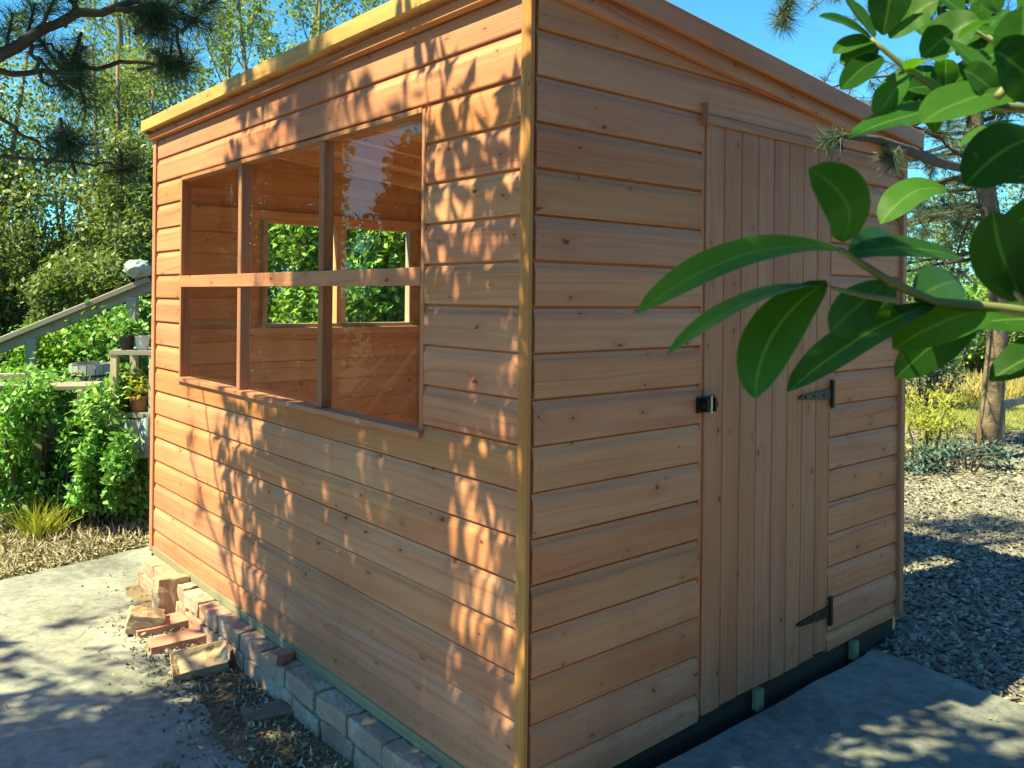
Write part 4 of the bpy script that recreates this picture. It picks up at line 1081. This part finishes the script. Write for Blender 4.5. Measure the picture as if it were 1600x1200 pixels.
where = ['leftmost, at the frame edge', 'second from the left', 'above the handrail', 'above the dark evergreens', 'left of the shed eaves', 'just above the shed eaves corner', 'over the left part of the fascia', 'over the middle of the fascia', 'its dark stem standing clear over the fascia', 'right of the clear dark stem', 'rightmost above the roof', 'front left before the others', 'far left behind the pine boughs']
def place(proto, first, pos, rz, s):
    o = proto if first else copy_tree(proto)
    o.location = pos; o.rotation_euler.z = rz; o.scale = (s, s, s); return o
used = set()
for (x, y, k, s), wh in zip(spots, where):
    o = place(protos[k], k not in used, (x, y, 0), random.random() * 6.28, s); used.add(k)
    o['label'] = kinds[k].split(' rising')[0].split(' in the wood')[0].split(' against')[0] + ', ' + wh

ev = [((-7.6, 11.5), 2.0, 5.3, 'broad yellow-green evergreen at the far left of the wood'), ((-5.3, 11.8), 1.7, 5.0, 'dense mid-green evergreen in the wood behind the handrail'), ((-4.35, 10.6), 1.15, 3.6, 'dark rounded evergreen just left of the shed edge'), ((-6.4, 9.6), 1.3, 3.1, 'lower bushy evergreen above the handrail'), ((-8.6, 12.8), 2.0, 5.2, 'tall olive-green evergreen behind the pine boughs'), ((-6.7, 13.4), 1.8, 5.4, 'tall evergreen filling the wood above the handrail'), ((-5.9, 10.9), 1.3, 2.9, 'low rounded evergreen filling the gap above the handrail'), ((-7.4, 9.4), 1.2, 2.3, 'low evergreen at the left frame edge behind the handrail'), ((-4.7, 9.3), .8, 1.9, 'small dark evergreen behind the upper end of the handrail'), ((-9.8, 10.2), 2.2, 5.6, 'big evergreen at the left beyond the frame edge'),
      ((-10.8, 8.6), 2.1, 6.0, 'evergreen on the left side beyond the frame, between two taller ones'), ((-11.0, 5.2), 1.8, 4.0, 'lower broad evergreen at the left beyond the frame'), ((-13.5, 10.5), 2.6, 7.5, 'tallest evergreen at the far left beyond the frame'),
      ((2.6, -3.4), 2.0, 6.5, 'added copper-leaved tree behind the camera to the right, blocking sky light'), ((.2, -4.6), 1.9, 6.5, 'added copper-leaved tree straight behind the camera, blocking sky light'), ((5.4, -2.2), 2.0, 6.0, 'copper beech standing right of the slab beyond the frame'), ((7.6, 1.2), 2.0, 5.5, 'copper beech at the right of the gravel yard beyond the frame'), ((-12.5, 3.0), 2.3, 5.0, 'tall evergreen far left, seen reflected in the panes')]
for (x, y), r, h, lab in ev:
    bl = []
    for i in range(26):
        f = random.random(); a = random.random() * 6.28; rr = r * (1 - .55 * f) * random.uniform(.45, .95)
        bl.append((rr * math.cos(a), rr * math.sin(a), .25 * h + .7 * h * f, .42 * r * random.uniform(.6, 1), .42 * r * random.uniform(.6, 1), .32 * r * random.uniform(.7, 1.2)))
    for i in range(6): bl.append((random.uniform(-.6, .6) * r, random.uniform(-.6, .6) * r, .12 * h, .45 * r, .45 * r, .14 * h))
    cb = 'copper' in lab  # unseen trees added to keep sky light off the door wall
    shrub('added_copper_tree' if cb else 'evergreen_tree', lab, 'tree', (x, y, 0), bl, (15000 if x > -9 else 24000) if not cb else 12000, (.085 if x > -9 else .17) if not cb else .12, (.045 if x > -9 else .11) if not cb else .08, M['copper' if cb else 'ever'], stems=9, droop=.1, up=.8, clump=3.2, bark='bark', leafname='crown')

bl = [(random.uniform(-2.0, 1.5), random.uniform(-1.3, 1.5), random.uniform(3.1, 5.6), .75, .75, .5) for i in range(40)]
shrub('added_copper_tree', 'added copper-leaved canopy hanging unseen over the camera, blocking sky light', 'tree', (2.2, -1.7, 0), bl, 26000, .13, .07, M['copper'], stems=16, droop=.3, up=.3, clump=2.5, bark='bark', leafname='crown')  # crown added out of view to darken the door wall

# hedge beyond the shed, seen through the far window, then on along the lawn
def hedge(name, lab, x0, x1, y, h, n, mtl, th=.9, yj=0.0):
    bl = []; nn = int((x1 - x0) / .5)
    for i in range(nn):
        for k in range(3): bl.append((x0 + (x1 - x0) * (i + random.random()) / nn, random.uniform(-th / 2, th / 2) + yj * i / nn, h * (.2 + .3 * k) + random.uniform(-.1, .1), .48, .4, h * .2))
    shrub(name, lab, 'hedge', (0, y, 0), bl, n, .085, .055, mtl, stems=10, clump=4, gappy=-.38 if name != 'leafy_hedge' else -3)
hedge('leafy_hedge', 'bright green leafy hedge seen through the far window of the shed', -3.0, 1.4, 9.0, 2.9, 60000, M['hedge'], .9)
hedge('garden_hedge', 'grey-green hedge across the far side of the lawn', 3.0, 22.0, 21.0, 2.6, 26000, M['ever'], 1.5)

hedge('thicket', 'dense leafy thicket closing off the wood behind the trees', -16, 3.0, 20.5, 4.2, 30000, M['ever'], 1.6)
hedge('thicket', 'yellow-green undergrowth below the slender trees', -13, -2.2, 13.2, 2.7, 26000, M['ever'], 1.6)
hedge('thicket', 'leafy undergrowth along the left of the garden, seen reflected in the panes', -14, -8.2, 5.0, 3.0, 14000, M['ever'], 2.2)
# left group: shrub bank, grass, handrail, bench, tub, staging
def bank(px0, py_top, py_bot, Y, wpx):
    c = U(px0, (py_top + py_bot) / 2, Y); h = (py_bot - py_top) / F * Y; w_ = wpx / F * Y
    return c, h, w_
sb = [('green leafy shrub with small leaves spilling over the mulch at the left', 75, 600, 800, 6.3, 200), ('bright green bushy shrub close beside the far corner of the shed', 170, 640, 800, 6.15, 110),
      ('pale green shrub under the handrail with orange blooms beside it', 95, 505, 640, 7.2, 200), ('dark leafy shrub at the left frame edge', -60, 560, 790, 6.3, 170), ('fresh green shrub half covering the old bench', 62, 560, 800, 5.72, 215), ('low bright shrub in front of the potting table', 185, 665, 805, 5.75, 70), ('light green shrub behind the handrail end', 175, 470, 570, 7.6, 90)]
for i, (lab, px, y0, y1, Y, wp) in enumerate(sb):
    c, h, w_ = bank(px, y0, y1, Y, wp); zb = max(0, c.z - h / 2); bl = []
    for k in range(16): bl.append((random.uniform(-.5, .5) * w_, random.uniform(-.3, .3), random.uniform(.1, .92) * (zb + h), w_ * .2, .25, h * .16 + .06))
    shrub('leafy_shrub', lab, 'shrub', (c.x, Y, 0), bl, 7500, .055, .032, M['shrub'] if i != 2 else M['hedge'], stems=7, droop=.25, up=1.1, clump=6)
fl = MB()
root = empty('flowering_plant', (U(160, 540, 7.0).x, 7.0, 0)); tag(root, 'plant with a few orange-red blooms under the handrail', 'plant')
Pf = np.array([tuple(U(random.gauss(165, 22), random.gauss(528, 14), 6.95 + random.uniform(-.1, .1)) - Vector(root.location)) for i in range(90)])
quads_mesh('blooms', leaf_quads(Pf, rng.uniform(.03, .06, 90), rng.uniform(.025, .045, 90)), M['flower'], rng.random(90), root)
for i in range(9): b = Vector(tuple(Pf[i])); fl.tube([(b.x * .4, b.y, 0), (b.x * .8, b.y, b.z * .6), b], [.008, .006, .003], 5)
fl.build('stem', M['stem'], root)
Pf = np.repeat(Pf[:40], 20, 0) + rng.normal(0, .09, (800, 3)); quads_mesh('foliage', leaf_quads(Pf, .07, .035), M['shrub'], rng.random(800), root)

bl = []
for i in range(30):
    px = random.uniform(15, 222); pr = 522 - (px / 232) * 92; f = random.random() ** 1.3; c_ = U(px, pr + 48 + f * 170, random.uniform(7.15, 7.4)); bl.append((c_.x + 2.8, c_.y - 6.7, max(.25, c_.z), .15, .12, .13))
shrub('climbing_plant', 'loose leafy climber hanging from the handrail down toward the shrubs', 'climber', (-2.8, 6.7, 0), bl, 8000, .065, .038, M['shrub'], stems=12, droop=.5, up=.9, clump=7)

def grass_tuft(name, lab, loc, n, h, spread, mtl, group=None):
    P = np.column_stack([rng.normal(0, spread, (n, 2)), np.zeros(n)]); d = unit(np.column_stack([rng.normal(0, .45, (n, 2)), np.ones(n)])); L = h * rng.uniform(.5, 1.1, (n, 1))
    s = unit(np.cross(d, rng.normal(size=(n, 3)))) * .004; out = np.column_stack([d[:, :2] * .5, np.zeros(n)]) * L
    V1 = np.stack([P - s, P + s, P + d * L * .6 + s * .8, P + d * L * .6 - s * .8], 1); V2 = np.stack([P + d * L * .6 - s * .8, P + d * L * .6 + s * .8, P + d * L + out * .5 + s * .1, P + d * L + out * .5 - s * .1], 1)
    V = np.concatenate([V1, V2]); o = quads_mesh(name, V, mtl, np.tile(rng.random(n), 2)); o.location = loc
    return tag(o, lab, 'grass', group)
grass_tuft('grass_tuft', 'pale grass tuft growing at the edge of the straw mulch', G(62, 838), 260, .26, .05, M['yellowleaf'])
grass_tuft('grass_tuft', 'green grass tuft beside the shrub foot', G(120, 812), 240, .30, .09, M['grassleaf'])

def old_handrail():
    root = empty('wooden_handrail', U(100, 800, 7.0)); root.location.z = 0; o = Vector(root.location)
    tag(root, 'weathered grey handrail sloping up to the right behind the shrubs', 'handrail')
    mb = MB(); a = U(-140, 590, 6.6) - o; b = U(232, 437, 7.0) - o; d = (b - a); s = Vector((-d.y, d.x, 0)).normalized(); nz = s.cross(d).normalized(); nz = nz if nz.z > 0 else -nz
    def bar(p0, p1, wd, ht, name):
        m2 = MB(); ax = (p1 - p0); ln = ax.length; ax.normalize(); ss = ax.cross(Vector((0, 0, 1))).normalized(); up = ss.cross(ax)
        m2.box(0, ln, -wd / 2, wd / 2, -ht / 2, ht / 2, T=lambda x, y, z: p0 + ax * x + ss * y + up * z, bev=.006); m2.build(name, M['old_timber'], root)
    bar(a, b, .13, .045, 'rail'); bar(a - nz * .06, b - nz * .06, .05, .075, 'rail')
    for f in (.1, .5, .93):
        p = a.lerp(b, f); m2 = MB(); m2.box(p.x - .04, p.x + .04, p.y - .035, p.y + .035, 0, p.z - .09, bev=.004); m2.build('post', M['old_timber'], root)
old_handrail()
def bench():
    root = empty('garden_bench', (U(70, 700, 6.0).x, 6.0, 0), R(12)); tag(root, 'old grey wooden bench half swallowed by the green shrubs', 'bench')
    zt = U(70, 600, 6.0).z
    for i in range(3): boxpart('seat_slat', (-.42, .34, -.16 + i * .115, -.06 + i * .115, zt - .03, zt), M['old_timber'], root)
    for x in (-.36, .0, .28):
        for y in (-.13, .13): boxpart('leg', (x - .03, x + .03, y - .03, y + .03, 0, zt - .032), M['old_timber'], root)
    boxpart('arm', (-.45, -.05, -.2, -.12, zt + .05, zt + .09), M['old_timber'], root)
bench()
def tub():
    p = U(145, 690, 6.45); root = empty('wooden_tub', (p.x, p.y, 0)); tag(root, 'blue-grey wooden stave tub standing in the shrubs by the staging', 'tub')
    zt = U(145, 568, 6.45).z; st_ = MB(); n = 18; r = .175
    for i in range(n):
        a0, a1 = 2 * math.pi * i / n + .015, 2 * math.pi * (i + 1) / n - .015; rv = random.random()
        for (za, zb, ra, rb) in ((zt - .42, zt - .2, .86, 1.0), (zt - .2, zt + random.uniform(-.008, .008), 1.0, .97)):
            q = [(r * ra * math.cos(a0), r * ra * math.sin(a0), za), (r * ra * math.cos(a1), r * ra * math.sin(a1), za), (r * rb * math.cos(a1), r * rb * math.sin(a1), zb), (r * rb * math.cos(a0), r * rb * math.sin(a0), zb)]
            st_.poly(q, [(za, a0 * r), (za, a1 * r), (zb, a1 * r), (zb, a0 * r)], 0, rv); q2 = [(x * .88, y * .88, z) for x, y, z in reversed(q)]; st_.poly(q2, None, 0, rv)
        rt, rb_ = .97 * r, .97 * r * .88; st_.poly([(rt * math.cos(a0), rt * math.sin(a0), zt), (rt * math.cos(a1), rt * math.sin(a1), zt), (rb_ * math.cos(a1), rb_ * math.sin(a1), zt), (rb_ * math.cos(a0), rb_ * math.sin(a0), zt)], None, 0, rv)
    st_.build('staves', M['bluegrey'], root)
    for z in (zt - .33, zt - .08):
        h = MB(); rr = r * 1.015 if z > zt - .2 else r * .94
        h.tube([(rr * math.cos(2 * math.pi * i / 20), rr * math.sin(2 * math.pi * i / 20), z) for i in range(21)], .008, 6); h.build('hoop', M['iron'], root)
    pd = MB(); pd.tube([(0, 0, 0), (0, 0, zt - .42)], [.15, .15], 12); pd.build('pedestal', M['mortar'], root)
    s = MB(); s.poly([(r * .85 * math.cos(2 * math.pi * i / 18), r * .85 * math.sin(2 * math.pi * i / 18), zt - .03) for i in range(18)]); s.build('compost', M['soil'], root)
tub()
def staging():
    Y = 6.0; x0, x1 = U(188, 600, Y).x, U(260, 600, Y).x; root = empty('potting_table', ((x0 + x1) / 2, Y, 0)); tag(root, 'old potting table with shelves at the far corner of the shed', 'table')
    hw = (x1 - x0) / 2; zs = [U(200, y, Y).z for y in (640, 545, 690)]
    for z in zs[:2]: boxpart('shelf', (-hw, hw, -.18, .18, z - .03, z), M['old_timber'], root)
    boxpart('shelf', (-hw, hw, -.18, .18, zs[2] - .03, zs[2]), M['old_timber'], root)
    for sx in (-1, 1):
        for yy in (-.15, .15): boxpart('leg', (sx * (hw - .03) - .022, sx * (hw - .03) + .022, yy - .022, yy + .022, 0, zs[1] - .031), M['pale_timber'], root)
    def pot(px, zi, r, h, mt, lab, plant=None):
        x = U(px, 600, Y - .08).x; t = MB(); z0 = zs[zi]
        prof = [(r * .72, 0), (r * .98, h * .82), (r * 1.08, h * .82), (r * 1.08, h), (r * .95, h), (r * .90, h * .85)]
        for i in range(len(prof) - 1):
            for k in range(14):
                a0, a1 = 2 * math.pi * k / 14, 2 * math.pi * (k + 1) / 14; (ra, za), (rb, zb) = prof[i], prof[i + 1]
                t.poly([(ra * math.cos(a0), ra * math.sin(a0), za), (ra * math.cos(a1), ra * math.sin(a1), za), (rb * math.cos(a1), rb * math.sin(a1), zb), (rb * math.cos(a0), rb * math.sin(a0), zb)])
        ro = empty('plant_pot', (x, Y - .08, z0)); tag(ro, lab, 'plant pot', 'pots on the potting table')
        t.poly([(r * .7 * math.cos(2 * math.pi * k / 14), r * .7 * math.sin(2 * math.pi * k / 14), .002) for k in range(14)][::-1]); t.build('pot', mt, ro, smooth=False)
        s = MB(); s.poly([(r * .9 * math.cos(2 * math.pi * k / 14), r * .9 * math.sin(2 * math.pi * k / 14), h * .86) for k in range(14)]); s.build('compost', M['soil'], ro)
        if plant:
            P = rng.normal(0, r * .9, (260, 3)); P[:, 2] = np.abs(P[:, 2]) * 1.3 + h; quads_mesh('foliage', leaf_quads(P, .05, .026), plant, rng.random(260), ro)
    pot(198, 1, .055, .10, M['black_plastic'], 'black plastic plant pot on the upper shelf of the potting table', M['shrub'])
    pot(222, 1, .05, .10, M['white_paint'], 'white plant pot on the upper shelf next to the shed corner')
    pot(216, 0, .06, .11, M['terracotta'], 'orange terracotta pot on the middle shelf of the potting table', M['yellowleaf'])
    pot(196, 0, .05, .09, M['black_plastic'], 'dark pot with leaves on the middle shelf of the potting table', M['shrub'])
    # pale plastic sheet draped over the low shelf, wrapped bundle on the handrail end
    mb = MB(); n = 14
    for i in range(n):
        for k in range(6):
            def P(i, k):
                f = i / n; x = -hw + 2 * hw * f; z = zs[0] - .035 - .045 * k; return (x, -.185 - .02 * math.sin(f * 17) - .006 * k, z + .01 * math.sin(f * 9 + k))
            mb.poly([P(i, k), P(i + 1, k), P(i + 1, k + 1), P(i, k + 1)])
    o = mb.build('plastic_sheet', M['sheet'], None, smooth=True); o.location = root.location; tag(o, 'pale crumpled plastic sheet hanging from the potting table', 'plastic sheet')
staging()
def bundle():
    c = U(212, 424, 6.9); bm = bmesh.new(); bmesh.ops.create_icosphere(bm, subdivisions=4, radius=1)
    from mathutils import noise as mn
    for v in bm.verts: v.co = Vector((v.co.x * .105, v.co.y * .10, v.co.z * .075)) * (1 + .22 * mn.noise(v.co * 3) + .1 * mn.noise(v.co * 9))
    me = bpy.data.meshes.new('bundle'); bm.to_mesh(me); bm.free(); me.materials.append(M['sheet'])
    for p in me.polygons: p.use_smooth = True
    o = bpy.data.objects.new('wrapped_bundle', me); col.objects.link(o); o.location = c + Vector((0, .04, .02)); tag(o, 'pale grey wrapped bundle resting on the top of the handrail', 'bundle')
bundle()
# pale fence rail behind the shed, in front of the hedge
root = empty('rail_fence', (-.9, 7.9, 0), R(4)); tag(root, 'pale weathered post and rail fence before the hedge, seen through the far window', 'fence')
for z in (.62, 1.17): boxpart('rail', (-1.6, 2.0, -.02, .02, z, z + .09), M['old_timber'], root)
for x in (-1.4, .2, 1.8): boxpart('post', (x - .045, x + .045, -.11, -.022, 0, 1.35), M['old_timber'], root)

# right group
c = G(1440, 716, .12); bl = [(random.uniform(-.28, .28), random.uniform(-.25, .25), random.uniform(.12, .62), .15, .15, .12) for i in range(14)]
shrub('yellow_shrub', 'airy yellow-green shrub in the gravel just right of the shed', 'shrub', (c.x, c.y, .11), bl, 2200, .05, .02, M['yellowleaf'], stems=12, droop=-.1, clump=7, bark='stem')
c = G(1490, 735, .12); bl = [(random.uniform(-.5, .5), random.uniform(-.2, .2), random.uniform(.04, .20), .16, .15, .07) for i in range(12)]
shrub('low_shrub', 'low grey-green shrub at the foot of the pine trunk', 'shrub', (c.x, c.y, .11), bl, 2200, .05, .022, M['blueleaf'], stems=6, clump=7)
c = U(1435, 600, 11.5); bl = [(random.uniform(-.45, .45), random.uniform(-.4, .4), random.uniform(.2, 1.25), .3, .3, .25) for i in range(14)]
shrub('blue_shrub', 'dark blue-green shrub on the lawn edge right of the shed wall', 'shrub', (c.x, 11.5, .12), bl, 5000, .06, .03, M['blueleaf'], stems=7, clump=6)
for px, Y, h, r, mt, lab in ((1500, 15.5, 2.2, 1.0, 'hedge', 'light green rounded bush beyond the lawn'), (1590, 15, 2.6, 1.1, 'ever', 'olive bush at the right frame edge beyond the lawn'), (1450, 18.5, 4.6, 1.5, 'ever', 'tall dark-green tree behind the lawn right of the shed'), (1570, 20, 6.0, 2.2, 'ever', 'broad dark tree far behind the pine trunk'), (1700, 17, 5.5, 2.0, 'ever', 'large tree at the far right beyond the frame')):
    c = U(px, 600, Y); bl = [(random.uniform(-.7, .7) * r, random.uniform(-.7, .7) * r, random.uniform(.12, .92) * h, .38 * r, .38 * r, .2 * h * .8) for i in range(22)]
    shrub('rounded_bush' if h < 3 else 'broadleaf_tree', lab, 'bush' if h < 3 else 'tree', (c.x, Y, .1), bl, 9000, .09, .055, M[mt], stems=8, clump=3.5, bark='bark', leafname='foliage' if h < 3 else 'crown')
# rusty grass belt and lawn blades
n = 9000; P = np.column_stack([rng.uniform(3.0, 13, n), rng.uniform(12.2, 14.2, n), np.full(n, .12)])
V = leaf_quads(P, rng.uniform(.15, .42, n), .02, axis=np.array([0, 0, 3.0])); tag(quads_mesh('rusty_grass', V, M['meadow'], rng.random(n)), 'rust-coloured dry grass belt beyond the lawn', 'dry grass', kind='stuff')
n = 26000; P = np.column_stack([rng.uniform(1.5, 11, n), rng.uniform(9.3, 13.2, n), np.full(n, .12)])
V = leaf_quads(P, rng.uniform(.03, .08, n), .007, axis=np.array([0, 0, 2.0])); tag(quads_mesh('lawn_grass', V, M['grassleaf'], rng.random(n)), 'short sunlit grass of the lawn', 'grass', kind='stuff')
# timber rail by the pine trunk
root = empty('low_timber_rail', G(1580, 690, .12)); tag(root, 'low wooden post and rail beside the pine trunk', 'rail')
p = Vector(root.location)
a = U(1562, 634, 8.6) - p; b = U(1680, 606, 8.6) - p
m2 = MB(); ax = (b - a).normalized(); ss = Vector((0, 1, 0)); upv = ss.cross(ax) * -1
m2.box(0, (b - a).length, -.03, .03, -.035, .035, T=lambda x, y, z: a + ax * x + ss * y + upv * z, bev=.004); m2.build('rail', M['old_timber'], root)
for f in (.05, .95):
    q_ = a.lerp(b, f); boxpart('post', (q_.x - .04, q_.x + .04, q_.y + .032, q_.y + .11, 0, q_.z + .03), M['old_timber'], root)
